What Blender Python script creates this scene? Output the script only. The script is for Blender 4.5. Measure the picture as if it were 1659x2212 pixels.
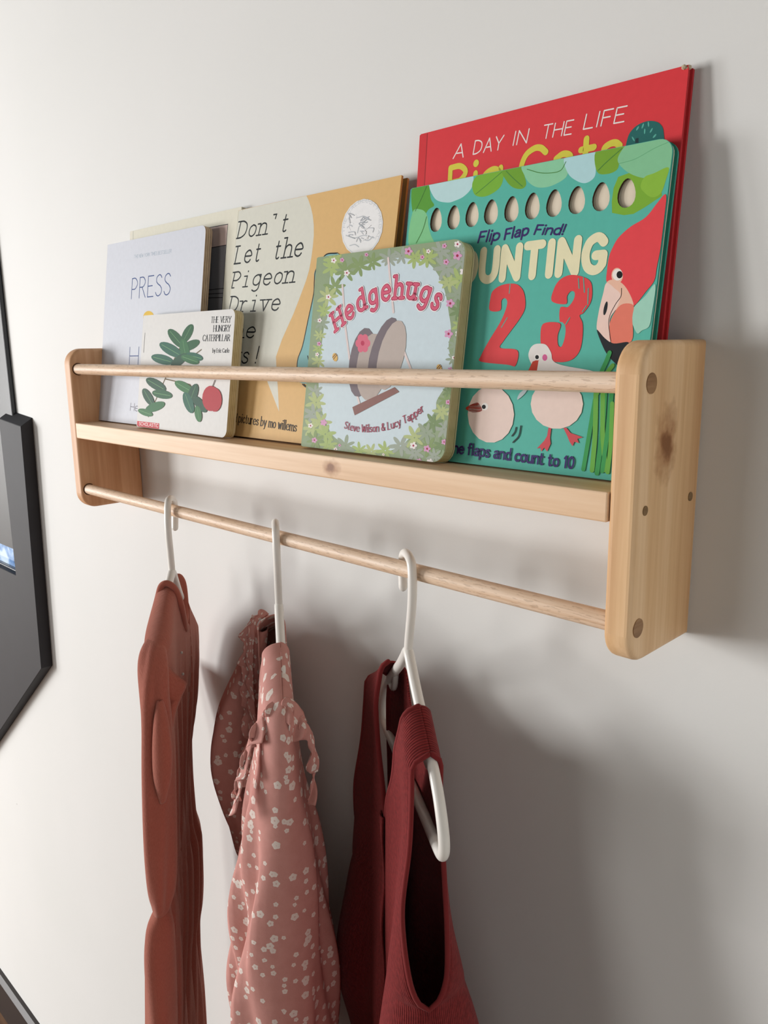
import bpy, bmesh, math, random
import numpy as np
from mathutils import Vector, Matrix
from mathutils.geometry import tessellate_polygon
for o in list(bpy.data.objects): bpy.data.objects.remove(o)
C = bpy.context.scene.collection
SC = bpy.context.scene
PI = math.pi
# ------------------------------------------------------------------ camera, light, exposure
cam = bpy.data.cameras.new('camera'); cam.sensor_fit = 'HORIZONTAL'; cam.sensor_width = 36.0
cam.lens = 36.0*1731.35/1659; cam.clip_start = .02
co = bpy.data.objects.new('camera', cam); C.objects.link(co); SC.camera = co
RX, RU, FW = (0.70808899, 0.70598262, -0.01408969), (-0.13457584, 0.15451147, 0.97878269), (-0.69318058, 0.69116912, -0.20441608)
M = Matrix((RX, RU, (-FW[0], -FW[1], -FW[2]))).transposed().to_4x4()
M.translation = (0.99818033, -0.53084612, 0.16827807); co.matrix_world = M
SC.view_settings.view_transform = 'Standard'; SC.view_settings.look = 'None'
SC.view_settings.gamma = 1.0; SC.view_settings.use_curve_mapping = False
SC.view_settings.exposure = 0.20
try:
    SC.cycles.use_denoising = True; SC.cycles.max_bounces = 8; SC.cycles.diffuse_bounces = 5
except Exception: pass
wd = bpy.data.worlds.new('room_ambient'); SC.world = wd; wd.use_nodes = True
wd.node_tree.nodes['Background'].inputs[0].default_value = (1.0, .93, .84, 1)
wd.node_tree.nodes['Background'].inputs[1].default_value = 0.03
def area(name, loc, rot, sx, sy, power, col):
    l = bpy.data.lights.new(name, 'AREA'); l.shape = 'RECTANGLE'; l.size = sx; l.size_y = sy
    l.energy = power; l.color = col
    o = bpy.data.objects.new(name, l); C.objects.link(o); o.location = loc; o.rotation_euler = rot; return o
area('window_daylight', (-4.52, -2.8, .05), (0, -PI/2, 0), 1.8, 1.2, 112, (.985, .985, 1.0))
area('second_window_daylight', (-3.4, -3.42, .05), (PI/2, 0, 0), 1.2, 1.8, 200, (1.0, .985, .97))
area('front_fill_light', (-1.0, -3.42, .1), (PI/2, 0, 0), 1.2, 1.8, 22, (1.0, .97, .94))  # weak fill lamp added to brighten wall and panel; no window there
FLOOR = -1.454
# ------------------------------------------------------------------ helpers
def lin(h):
    v = [int(h[i:i+2], 16)/255 for i in (0, 2, 4)]
    return tuple((c/12.92 if c <= .04045 else ((c+.055)/1.055)**2.4) for c in v)+(1,)
MATS = {}
def mat(name, rough=.5, spec=.4):
    m = bpy.data.materials.new(name); m.use_nodes = True
    nt = m.node_tree; b = nt.nodes['Principled BSDF']
    b.inputs['Roughness'].default_value = rough; b.inputs['Specular IOR Level'].default_value = spec
    return m, nt, b
class N:
    def __init__(s, nt): s.nt = nt
    def __call__(s, t, **k):
        n = s.nt.nodes.new(t)
        for a, v in k.items():
            if a in ('i',):
                for kk, vv in v.items():
                    if hasattr(vv, 'is_output'): s.nt.links.new(vv, n.inputs[kk])
                    else: n.inputs[kk].default_value = vv
            else: setattr(n, a, v)
        return n
    def math(s, op, a, b=None, c=None):
        n = s.nt.nodes.new('ShaderNodeMath'); n.operation = op
        for i, v in enumerate((a, b, c)):
            if v is None: continue
            if hasattr(v, 'is_output'): s.nt.links.new(v, n.inputs[i])
            else: n.inputs[i].default_value = v
        return n.outputs[0]
    def mix(s, f, a, b):
        n = s.nt.nodes.new('ShaderNodeMix'); n.data_type = 'RGBA'
        for i, v in ((0, f), (6, a), (7, b)):
            if hasattr(v, 'is_output'): s.nt.links.new(v, n.inputs[i])
            else: n.inputs[i].default_value = v
        return n.outputs[2]
    def ramp(s, f, stops):
        n = s.nt.nodes.new('ShaderNodeValToRGB'); s.nt.links.new(f, n.inputs[0]); e = n.color_ramp.elements
        while len(e) < len(stops): e.new(.5)
        for k, (p, c) in zip(e, stops): k.position = p; k.color = c if len(c) == 4 else (*c, 1)
        return n.outputs[0]
    def bump(s, h, strength, dist, b):
        n = s.nt.nodes.new('ShaderNodeBump'); n.inputs['Strength'].default_value = strength; n.inputs['Distance'].default_value = dist
        s.nt.links.new(h, n.inputs['Height']); s.nt.links.new(n.outputs[0], b.inputs['Normal'])
def print_mat(h):
    """printed ink on coated board, with the faint unevenness of print"""
    k = 'ink_'+h
    if k not in MATS:
        m, nt, b = mat(k, .5, .12); n = N(nt)
        tc = n('ShaderNodeTexCoord'); ns = n('ShaderNodeTexNoise', i={'Vector': tc.outputs['Object'], 'Scale': 180.0, 'Detail': 3.0})
        c = lin(h); d = tuple(x*.9 for x in c[:3])+(1,)
        nt.links.new(n.mix(ns.outputs['Fac'], d, c), b.inputs['Base Color']); MATS[k] = m
    return MATS[k]
def flat(name, h, rough=.5, spec=.4, noise=.08, scale=60.0, bump=0):
    if name not in MATS:
        m, nt, b = mat(name, rough, spec); n = N(nt)
        tc = n('ShaderNodeTexCoord'); ns = n('ShaderNodeTexNoise', i={'Vector': tc.outputs['Object'], 'Scale': scale, 'Detail': 4.0})
        c = lin(h); d = tuple(x*(1-noise*2) for x in c[:3])+(1,)
        nt.links.new(n.mix(ns.outputs['Fac'], d, c), b.inputs['Base Color'])
        if bump: n.bump(ns.outputs['Fac'], .3, bump, b)
        MATS[name] = m
    return MATS[name]
def wood(name, light, mid, dark, axis, scale=1.0, knots=(), rough=.5, fleck=0.0):
    """stretched-noise timber grain along an axis; knots = [(x,y,z,radius)] in object metres"""
    m, nt, b = mat(name, rough, .3); n = N(nt)
    tc = n('ShaderNodeTexCoord'); P = tc.outputs['Object']
    st = [38*scale]*3; st[axis] = 1.6*scale
    mp = n('ShaderNodeMapping', i={'Vector': P, 'Scale': tuple(st)})
    wob = n('ShaderNodeTexNoise', i={'Vector': mp.outputs[0], 'Scale': .9, 'Detail': 2.0})
    v = mp.outputs[0]
    kf = None
    for (x, y, z, r, el) in knots:
        sb = n('ShaderNodeVectorMath', operation='SUBTRACT', i={0: P, 1: (x, y, z)})
        s3 = [1, 1, 1]; s3[axis] = 1/el
        ml = n('ShaderNodeVectorMath', operation='MULTIPLY', i={0: sb.outputs[0], 1: tuple(s3)})
        nz = n('ShaderNodeTexNoise', i={'Vector': P, 'Scale': 120.0})
        ln = n.math('ADD', n('ShaderNodeVectorMath', operation='LENGTH', i={0: ml.outputs[0]}).outputs['Value'], n.math('MULTIPLY', n.math('SUBTRACT', nz.outputs['Fac'], .5), r*.9))
        g = n.math('SUBTRACT', 1.0, n.math('DIVIDE', ln, r)); g = n.math('MAXIMUM', g, 0.0)
        kf = g if kf is None else n.math('MAXIMUM', kf, g)
    gr = n('ShaderNodeTexNoise', i={'Vector': v, 'Scale': 1.0, 'Detail': 5.0, 'Roughness': .6, 'Distortion': .25})
    fine = n('ShaderNodeTexNoise', i={'Vector': v, 'Scale': 6.0, 'Detail': 3.0})
    f = n.math('ADD', n.math('MULTIPLY', gr.outputs['Fac'], .75), n.math('MULTIPLY', fine.outputs['Fac'], .25))
    col = n.ramp(f, [(.32, lin(dark)), (.48, lin(mid)), (.62, lin(light))])
    if fleck:
        fs = [900]*3; fs[axis] = 110
        fm = n('ShaderNodeMapping', i={'Vector': P, 'Scale': tuple(fs)})
        fl = n('ShaderNodeTexNoise', i={'Vector': fm.outputs[0], 'Scale': 1.0, 'Detail': 2.0})
        ff = n.math('MULTIPLY', n.math('GREATER_THAN', fl.outputs['Fac'], .60), fleck)
        col = n.mix(ff, col, lin('8a6548'))
    if kf is not None:
        col = n.mix(n.math('MINIMUM', n.math('MULTIPLY', kf, 1.3), .85), col, lin('a5734a'))
        core = n.math('MINIMUM', n.math('MULTIPLY', n.math('MAXIMUM', n.math('SUBTRACT', kf, .55), 0.0), 3.0), .8)
        col = n.mix(core, col, lin('7e5030'))
    nt.links.new(col, b.inputs['Base Color']); n.bump(f, .12, .001, b)
    MATS[name] = m; return m
def obj(name, bm, mats, parent=None, smooth=False, mw=None):
    me = bpy.data.meshes.new(name); bm.to_mesh(me); bm.free()
    for m in (mats if isinstance(mats, (list, tuple)) else [mats]): me.materials.append(m)
    if smooth:
        for p in me.polygons: p.use_smooth = True
    o = bpy.data.objects.new(name, me); C.objects.link(o)
    if parent is not None: o.parent = parent
    if mw is not None: o.matrix_world = mw
    return o
def thing(name, label, cat, loc=(0, 0, 0), rz=0.0, group=None, mw=None):
    o = bpy.data.objects.new(name, None); C.objects.link(o); o.empty_display_size = .03
    if mw is not None: o.matrix_world = mw
    else: o.location = loc; o.rotation_euler = (0, 0, rz)
    o['label'] = label; o['category'] = cat
    if group: o['group'] = group
    return o
def struct(o): o['kind'] = 'structure'; return o
def box(bm, x0, x1, y0, y1, z0, z1, mi=0, bev=0, seg=2):
    vs = [bm.verts.new((x, y, z)) for x in (x0, x1) for y in (y0, y1) for z in (z0, z1)]
    fs = [bm.faces.new([vs[i] for i in q]) for q in ((0, 1, 3, 2), (4, 6, 7, 5), (0, 4, 5, 1), (2, 3, 7, 6), (0, 2, 6, 4), (1, 5, 7, 3))]
    for f in fs: f.material_index = mi
    if bev:
        es = list({e for f in fs for e in f.edges}); bmesh.ops.bevel(bm, geom=es, offset=bev, segments=seg, profile=.5, affect='EDGES')
def prism(bm, pts, ax, a, b, mi=0, bev=0, seg=3):
    """polygon pts in the two other axes extruded along axis ax from a to b"""
    def put(p, t):
        q = list(p); q.insert(ax, t); return bm.verts.new(q)
    A = [put(p, a) for p in pts]; B = [put(p, b) for p in pts]; n = len(pts); fs = []
    fs.append(bm.faces.new(A)); fs.append(bm.faces.new(B[::-1]))
    for i in range(n): fs.append(bm.faces.new((A[i], B[i], B[(i+1) % n], A[(i+1) % n])))
    for f in fs: f.material_index = mi
    bmesh.ops.recalc_face_normals(bm, faces=bm.faces[:])
    if bev:
        es = list(set(fs[0].edges) | set(fs[1].edges)); bmesh.ops.bevel(bm, geom=es, offset=bev, segments=seg, profile=.5, affect='EDGES')
def rrect(w, h, r, n=6, ox=0, oy=0):
    """rounded rectangle; r = radii for corners BL, BR, TR, TL"""
    out = []
    for (cx, cy, a0, k) in ((ox, oy, PI, 0), (ox+w, oy, 1.5*PI, 1), (ox+w, oy+h, 0, 2), (ox, oy+h, .5*PI, 3)):
        rr = r[k]; sx = 1 if k in (0, 3) else -1; sy = 1 if k in (0, 1) else -1
        if rr <= 0: out.append((cx, cy)); continue
        for i in range(n+1):
            a = a0+i/n*PI/2; out.append((cx+sx*rr+rr*math.cos(a), cy+sy*rr+rr*math.sin(a)))
    return out
def catmull(P, k=6, closed=False):
    P = [np.array(p, float) for p in P]; n = len(P); out = []
    rng = range(n) if closed else range(n-1)
    for i in rng:
        p0 = P[(i-1) % n] if (closed or i > 0) else 2*P[0]-P[1]
        p1 = P[i]; p2 = P[(i+1) % n]; p3 = P[(i+2) % n] if (closed or i+2 < n) else 2*P[-1]-P[-2]
        for j in range(k):
            t = j/k; out.append(.5*((2*p1)+(-p0+p2)*t+(2*p0-5*p1+4*p2-p3)*t*t+(-p0+3*p1-3*p2+p3)*t**3))
    if not closed: out.append(P[-1])
    return out
def tube(bm, path, rad, n=12, mi=0, cap=True, squash=None, closed=False):
    """round tube along 3-D path; rad a number or list; end caps domed"""
    P = [np.array(p, float) for p in path]; m = len(P)
    R = [rad]*m if not hasattr(rad, '__len__') else list(rad)
    if cap and not closed:
        d0 = P[0]-P[1]; d0 /= np.linalg.norm(d0); d1 = P[-1]-P[-2]; d1 /= np.linalg.norm(d1)
        P = [P[0]+d0*R[0]*.95, P[0]+d0*R[0]*.6]+P+[P[-1]+d1*R[-1]*.6, P[-1]+d1*R[-1]*.95]
        R = [R[0]*.25, R[0]*.8]+R+[R[-1]*.8, R[-1]*.25]; m += 4
    T = [(P[(i+1) % m]-P[i-1]) if closed else (P[min(i+1, m-1)]-P[max(i-1, 0)]) for i in range(m)]
    T = [t/np.linalg.norm(t) for t in T]
    up = np.array((0, 0, 1.)); 
    if abs(T[0]@up) > .9: up = np.array((0, 1., 0))
    nr = np.cross(T[0], up); nr /= np.linalg.norm(nr); rings = []
    for i in range(m):
        nr = nr-T[i]*(nr@T[i]); nr /= np.linalg.norm(nr); bn = np.cross(T[i], nr)
        rings.append([bm.verts.new(P[i]+R[i]*(math.cos(a)*nr+math.sin(a)*bn)) for a in [2*PI*k/n for k in range(n)]])
    for i in range(m if closed else m-1):
        A, B = rings[i], rings[(i+1) % m]
        for k in range(n): bm.faces.new((A[k], A[(k+1) % n], B[(k+1) % n], B[k])).material_index = mi
    if cap and not closed: bm.faces.new(rings[0][::-1]).material_index = mi; bm.faces.new(rings[-1]).material_index = mi
# ------------------------------------------------------------------ setting
def wall_material():
    m, nt, b = mat('wall_paint', .62, .25); n = N(nt)
    tc = n('ShaderNodeTexCoord')
    ns = n('ShaderNodeTexNoise', i={'Vector': tc.outputs['Object'], 'Scale': 420.0, 'Detail': 3.0})
    lo = n('ShaderNodeTexNoise', i={'Vector': tc.outputs['Object'], 'Scale': 5.0, 'Detail': 2.0})
    vo = n('ShaderNodeTexVoronoi', i={'Vector': tc.outputs['Object'], 'Scale': 7.0})
    sp = n.math('LESS_THAN', vo.outputs['Distance'], .013)
    c = n.mix(lo.outputs['Fac'], lin('d8d9d6'), lin('dddddb'))
    c = n.mix(n.math('MULTIPLY', sp, .5), c, lin('8b8378'))
    nt.links.new(c, b.inputs['Base Color'])
    h = n.math('ADD', n.math('MULTIPLY', ns.outputs['Fac'], .3), n.math('MULTIPLY', lo.outputs['Fac'], 2.0)); n.bump(h, .18, .0012, b)
    return m
wallm = wall_material()
bm = bmesh.new(); box(bm, -4.6, 1.7, 0, .1, FLOOR, 2.0); struct(obj('wall_back', bm, wallm))
bm = bmesh.new(); box(bm, 1.7, 1.8, -1.6, .1, FLOOR, 2.0); struct(obj('bounce_wall_right', bm, wallm))  # unseen wall, added and cut short to bounce light onto the side panel
bm = bmesh.new()
for q in ((-3.6, .1, FLOOR, -.85), (-3.6, .1, 0.95, 2.0), (-2.2, .1, -.85, .95), (-3.6, -3.4, -.85, .95)): box(bm, -4.7, -4.6, q[0], q[1], q[2], q[3])
struct(obj('wall_left', bm, wallm))
floorm = wood('floor_oak', '8a6a50', '7a5a43', '5f4634', 0, .5)
bm = bmesh.new(); box(bm, -4.7, 1.8, -4.2, .1, FLOOR-.05, FLOOR); struct(obj('floor', bm, floorm))
blackm = flat('black_trim_paint', '26272a', .42, .45, .1, 30, .0004)
darkm = flat('charcoal_trim_paint', '333336', .62, .25, .12, 24, .0004)
bm = bmesh.new(); prism(bm, [(-.016, FLOOR), (0, FLOOR), (0, -1.342), (-.008, -1.342), (-.016, -1.352)], 0, -4.6, 1.7); struct(obj('baseboard_back', bm, flat('dark_baseboard_paint', '2b2422', .4, .4)))
# window in the left wall (out of the picture, where the daylight comes from)
bm = bmesh.new()
for (a, b_, c_, d_) in ((-3.45, -2.15, 0.92, 1.00), (-3.45, -2.15, -.90, -.82), (-3.45, -3.37, -.90, 1.00), (-2.23, -2.15, -.90, 1.00)): box(bm, -4.6, -4.555, a, b_, c_, d_, 0, .004)
struct(obj('window_2', bm, blackm))
# dark boxed trim at the picture's left edge: upright, panel and slanting lower edge
bm = bmesh.new()
face = [(-.356, .058), (-.450, .066), (-.452, -.228), (-1.02, -.228), (-1.02, -.906), (-.380, -.3855)]
prism(bm, face, 1, -.0205, .0)
for v in bm.verts:
    if v.co.z > .05 and v.co.y < -.01: v.co.z -= .013
struct(obj('trim_1', bm, [darkm])); 
t = bpy.data.objects['trim_1']
bm = bmesh.new(); bm.from_mesh(t.data); bmesh.ops.bevel(bm, geom=bm.edges[:], offset=.0007, segments=1, affect='EDGES'); bm.to_mesh(t.data); bm.free()
bm = bmesh.new()
box(bm, -.47, -.421, -.008, 0, .02, 1.1, 0, .002)                     # slim upright
box(bm, -1.02, -.452, -.010, 0, -.252, -.226, 0, .002)                # cross rail
box(bm, -1.02, -.462, -.004, 0, -.19, .10, 0)                         # dark lower light
win = struct(obj('window_1', bm, [flat('black_window_frame', '1a1f27', .25, .6, .1, 20)]))
m, nt, b = mat('daylit_pane', .05, .5); n = N(nt)
tc = n('ShaderNodeTexCoord'); ns = n('ShaderNodeTexNoise', i={'Vector': tc.outputs['Object'], 'Scale': 30.0, 'Detail': 3.0})
nt.links.new(n.ramp(ns.outputs['Fac'], [(.35, lin('35507c')), (.5, lin('86aee0')), (.62, lin('dcefff'))]), b.inputs['Emission Color']); b.inputs['Emission Strength'].default_value = .8
b.inputs['Base Color'].default_value = (.02, .03, .05, 1)
bm = bmesh.new(); box(bm, -1.02, -.452, -.002, 0, -.23, -.19); box(bm, -1.02, -.47, -.002, 0, .10, 1.1); obj('pane', bm, m, win)
# ------------------------------------------------------------------ shelf
T, L, D = .0194, .75, .0865
ZT, ZB = .1688, -.0349
pine_front = None
shelf = thing('wall_shelf', 'pale pine wall shelf with two dowel rails holding picture books and hangers', 'shelf', (.375, 0, .0668))
def shelf_part(name, bm, m, parent=shelf, smooth=False):
    o = obj(name, bm, m, None, smooth); o.parent = parent
    o.matrix_parent_inverse = parent.matrix_world.inverted() if parent.type == 'EMPTY' else Matrix()
    return o
bpy.context.view_layer.update()
def panel_profile():
    r1, r2 = .020, .020; pts = [(0, ZB), (0, ZT)]
    for i in range(9): a = i/8*PI/2; pts.append((-D+r1-r1*math.sin(a), ZT-r1+r1*math.cos(a)))
    for i in range(9): a = i/8*PI/2; pts.append((-D+r2-r2*math.cos(a), ZB+r2-r2*math.sin(a)))
    return pts
pine_r = wood('pine_right_panel', 'edcba2', 'dfb88a', 'cda073', 2, 1.0, [(L+T, -.052, .105, .017, 1.7)], .5)
pine_l = wood('pine_left_panel', 'dcae86', 'cb9a70', 'b98558', 2, 1.0, (), .5)
pine_s = wood('pine_shelf_board', 'efd2b2', 'e4c19c', 'd2aa82', 0, 1.0, [(.490, -D, .067, .0085, 1.4)], .5)
oak = wood('dowel_oak', 'f0dac4', 'e4c8ac', 'cfab8a', 0, 2.4, (), .45, .3)
plugm = wood('dowel_end_grain', 'a88560', '95704d', '7a5a3c', 1, 3.0)
smallplug = wood('small_plug_end_grain', '8f744f', '7a6042', '5f4a33', 1, 4.0)
for (x0, x1, m_) in ((-T, 0, pine_l), (L, L+T, pine_r)):
    bm = bmesh.new(); prism(bm, panel_profile(), 0, x0, x1, 0, .0042, 4)
    p = shelf_part('side_panel', bm, m_, smooth=False)
    for f in p.data.polygons: f.use_smooth = f.area < 2e-4
    if x0 > 0:
        for (y, z, r, pm) in ((-.0760, .1434, .0063, plugm), (-.0767, -.0102, .0063, plugm), (-.0755, .0657, .0031, smallplug), (-.0126, .0657, .0031, smallplug)):
            b2 = bmesh.new(); bmesh.ops.create_cone(b2, cap_ends=True, segments=24, radius1=r, radius2=r, depth=.0016, matrix=Matrix.Translation((x1-.0003, y, z)) @ Matrix.Rotation(PI/2, 4, 'Y'))
            q = obj('dowel_plug', b2, pm, p)
bm = bmesh.new(); box(bm, 0, L, -.0868, -.0015, .0571, .0764, 0, .0012); shelf_part('shelf_board', bm, pine_s)
for nm, y, z in (('book_rail', -.0767, .1434), ('hanging_rail', -.0767, -.0102)):
    bm = bmesh.new(); tube(bm, [(x*L/12, y, z) for x in range(13)], .0066, 24, cap=False); shelf_part(nm, bm, oak, smooth=True)
ringm = flat('rail_hole_shade', '5a3a22', .8, .1)  # dark ring colour stands in for the shade in the gap around each rail
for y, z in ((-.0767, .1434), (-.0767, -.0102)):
    bm = bmesh.new(); tube(bm, [(.0004, y+.0072*math.cos(a), z+.0072*math.sin(a)) for a in [2*PI*k/24 for k in range(24)]], .0005, 6, closed=True); shelf_part('rail_shade_ring', bm, ringm)
# ------------------------------------------------------------------ single-stroke lettering
GL = {}
def G(ch, w, *st): GL[ch] = (w, [(s[0], [tuple(float(v) for v in p.split(',')) for p in s[1:].split()]) for s in st])
G('A', 5, 'l0,0 2.4,7.5 4.8,0', 'l.9,2.6 3.9,2.6'); G('B', 4.4, 'l0,0 0,7.5', 's0,7.5 2.4,7.4 3.8,5.8 2.4,4.1 0,4', 's0,4 2.8,3.9 4.3,2.1 2.8,.1 0,0')
G('C', 5.2, 's5,6.2 3.9,7.3 2.5,7.5 .8,6.4 0,3.75 .8,1.1 2.5,0 3.9,.2 5,1.3'); G('D', 5, 'l0,0 0,7.5', 's0,7.5 2.2,7.3 4.2,6 4.8,3.75 4.2,1.5 2.2,.2 0,0')
G('E', 4, 'l0,0 0,7.5', 'l0,7.5 3.9,7.5', 'l0,3.9 3.2,3.9', 'l0,0 4,0'); G('F', 3.8, 'l0,0 0,7.5', 'l0,7.5 3.8,7.5', 'l0,3.9 3.1,3.9')
G('G', 5.4, 's5,6.3 3.9,7.3 2.6,7.5 .8,6.4 0,3.75 .8,1.1 2.6,0 4.2,.3 5.1,1.4', 'l5.1,1.2 5.2,3.4 3,3.4'); G('H', 5, 'l0,0 0,7.5', 'l5,0 5,7.5', 'l0,3.8 5,3.8')
G('I', .6, 'l.3,0 .3,7.5'); G('J', 3, 's3,7.5 3,2 2,0 .4,.4'); G('K', 4.5, 'l0,0 0,7.5', 'l4.2,7.5 0,3.2', 'l1.4,4.5 4.5,0'); G('L', 3.8, 'l0,7.5 0,0', 'l0,0 3.8,0')
G('M', 6, 'l0,0 .4,7.5 3,1.5 5.6,7.5 6,0'); G('N', 5, 'l0,0 0,7.5 5,0 5,7.5'); G('O', 5.6, 's2.8,7.5 .8,6.4 0,3.75 .8,1.1 2.8,0 4.8,1.1 5.6,3.75 4.8,6.4 2.8,7.5')
G('P', 4.2, 'l0,0 0,7.5', 's0,7.5 2.6,7.4 4.1,5.5 2.6,3.6 0,3.5'); G('R', 4.4, 'l0,0 0,7.5', 's0,7.5 2.6,7.4 4,5.7 2.6,4 0,3.9', 'l1.8,3.9 4.4,0')
G('S', 4.2, 's3.9,6.4 3,7.3 1.8,7.4 .5,6.6 .4,5.2 1.6,4.2 3,3.5 4.1,2.2 3.6,.7 2.1,0 .8,.3 0,1.3'); G('T', 4.8, 'l2.4,0 2.4,7.5', 'l0,7.5 4.8,7.5')
G('U', 4.8, 's0,7.5 0,2.6 .7,.7 2.4,0 4.1,.7 4.8,2.6 4.8,7.5'); G('V', 4.8, 'l0,7.5 2.4,0 4.8,7.5'); G('W', 7, 'l0,7.5 1.7,0 3.5,6 5.3,0 7,7.5'); G('Y', 4.6, 'l0,7.5 2.3,3.6 4.6,7.5', 'l2.3,3.6 2.3,0')
G('a', 3.8, 's.5,4.3 1.8,5 3.1,4.5 3.4,3.3 3.4,0', 's3.4,2.9 1.6,2.8 .2,2 .2,.7 1.3,0 2.6,.4 3.4,1.4'); G('b', 4, 'l0,0 0,8', 's0,3.6 .8,4.7 2,5 3.5,4.2 4,2.5 3.5,.8 2,0 .8,.3 0,1.4')
G('c', 3.6, 's3.5,4.1 2.8,4.9 1.9,5 .5,4.1 0,2.5 .5,.9 1.9,0 2.9,.2 3.6,1'); G('d', 4, 'l4,8 4,0', 's4,3.6 3.2,4.7 2,5 .5,4.2 0,2.5 .5,.8 2,0 3.2,.3 4,1.4')
G('e', 4, 's0,2.7 4,2.7 3.8,4 2.7,5 1.5,4.9 .3,4 0,2.5 .4,.9 1.9,0 3.2,.2 3.9,1'); G('f', 2.6, 's2.6,7.6 1.8,8 1,7.4 .9,6 .9,0', 'l0,5 2.3,5')
G('g', 4, 's4,3.5 3.2,4.7 2,5 .5,4.2 0,2.6 .5,1 2,.3 3.2,.7 4,1.8', 's4,5 4,-.3 3.4,-1.9 1.9,-2.5 .4,-1.9'); G('h', 3.8, 'l0,0 0,8', 's0,3.4 .8,4.6 2,5 3.3,4.5 3.8,3.2 3.8,0')
G('i', .6, 'l.3,0 .3,5', 'd.3,7.2'); G('k', 3.6, 'l0,0 0,8', 'l3.3,5 0,2.1', 'l1.2,3.1 3.6,0'); G('l', .6, 'l.3,0 .3,8')
G('m', 6, 'l0,0 0,5', 's0,3.5 .7,4.7 1.6,5 2.7,4.5 3,3.4 3,0', 's3,3.5 3.7,4.7 4.6,5 5.7,4.5 6,3.4 6,0'); G('n', 3.8, 'l0,0 0,5', 's0,3.4 .8,4.6 2,5 3.3,4.5 3.8,3.2 3.8,0')
G('o', 4, 's2,5 .5,4.2 0,2.5 .5,.8 2,0 3.5,.8 4,2.5 3.5,4.2 2,5'); G('p', 4, 'l0,-2.5 0,5', 's0,3.6 .8,4.7 2,5 3.5,4.2 4,2.5 3.5,.8 2,0 .8,.3 0,1.4'); G('r', 2.6, 'l0,0 0,5', 's0,3.2 .6,4.4 1.5,5 2.6,4.8')
G('s', 3.2, 's3,4.2 2.3,4.9 1.4,5 .4,4.5 .3,3.6 1.2,2.9 2.3,2.4 3.1,1.5 2.7,.4 1.6,0 .6,.2 0,.9'); G('t', 2.6, 's.9,7 .9,1.2 1.3,.1 2,0 2.6,.4', 'l0,5 2.4,5')
G('u', 3.8, 's0,5 0,1.8 .5,.5 1.8,0 3,.5 3.8,1.6', 'l3.8,5 3.8,0'); G('v', 3.6, 'l0,5 1.8,0 3.6,5'); G('w', 5.4, 'l0,5 1.4,0 2.7,4.4 4,0 5.4,5'); G('y', 3.8, 'l0,5 1.9,.2', 's3.8,5 2.2,.2 1.3,-1.9 .2,-2.4')
G("'", .8, 'l.5,8 .3,6.2'); G('!', .8, 'l.4,2.2 .4,7.8', 'd.4,.3'); G('&', 5, 's5,0 1.4,5 1.2,6.6 2.2,7.5 3.2,6.6 2.8,5.2 .8,3.4 .2,1.8 1,.3 2.4,0 4,.9 4.8,3'); G('1', 2, 'l.2,6 1.4,7.5 1.4,0'); G('0', 4, 's2,7.5 .5,6.2 0,3.75 .5,1.3 2,0 3.5,1.3 4,3.75 3.5,6.2 2,7.5')
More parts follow.
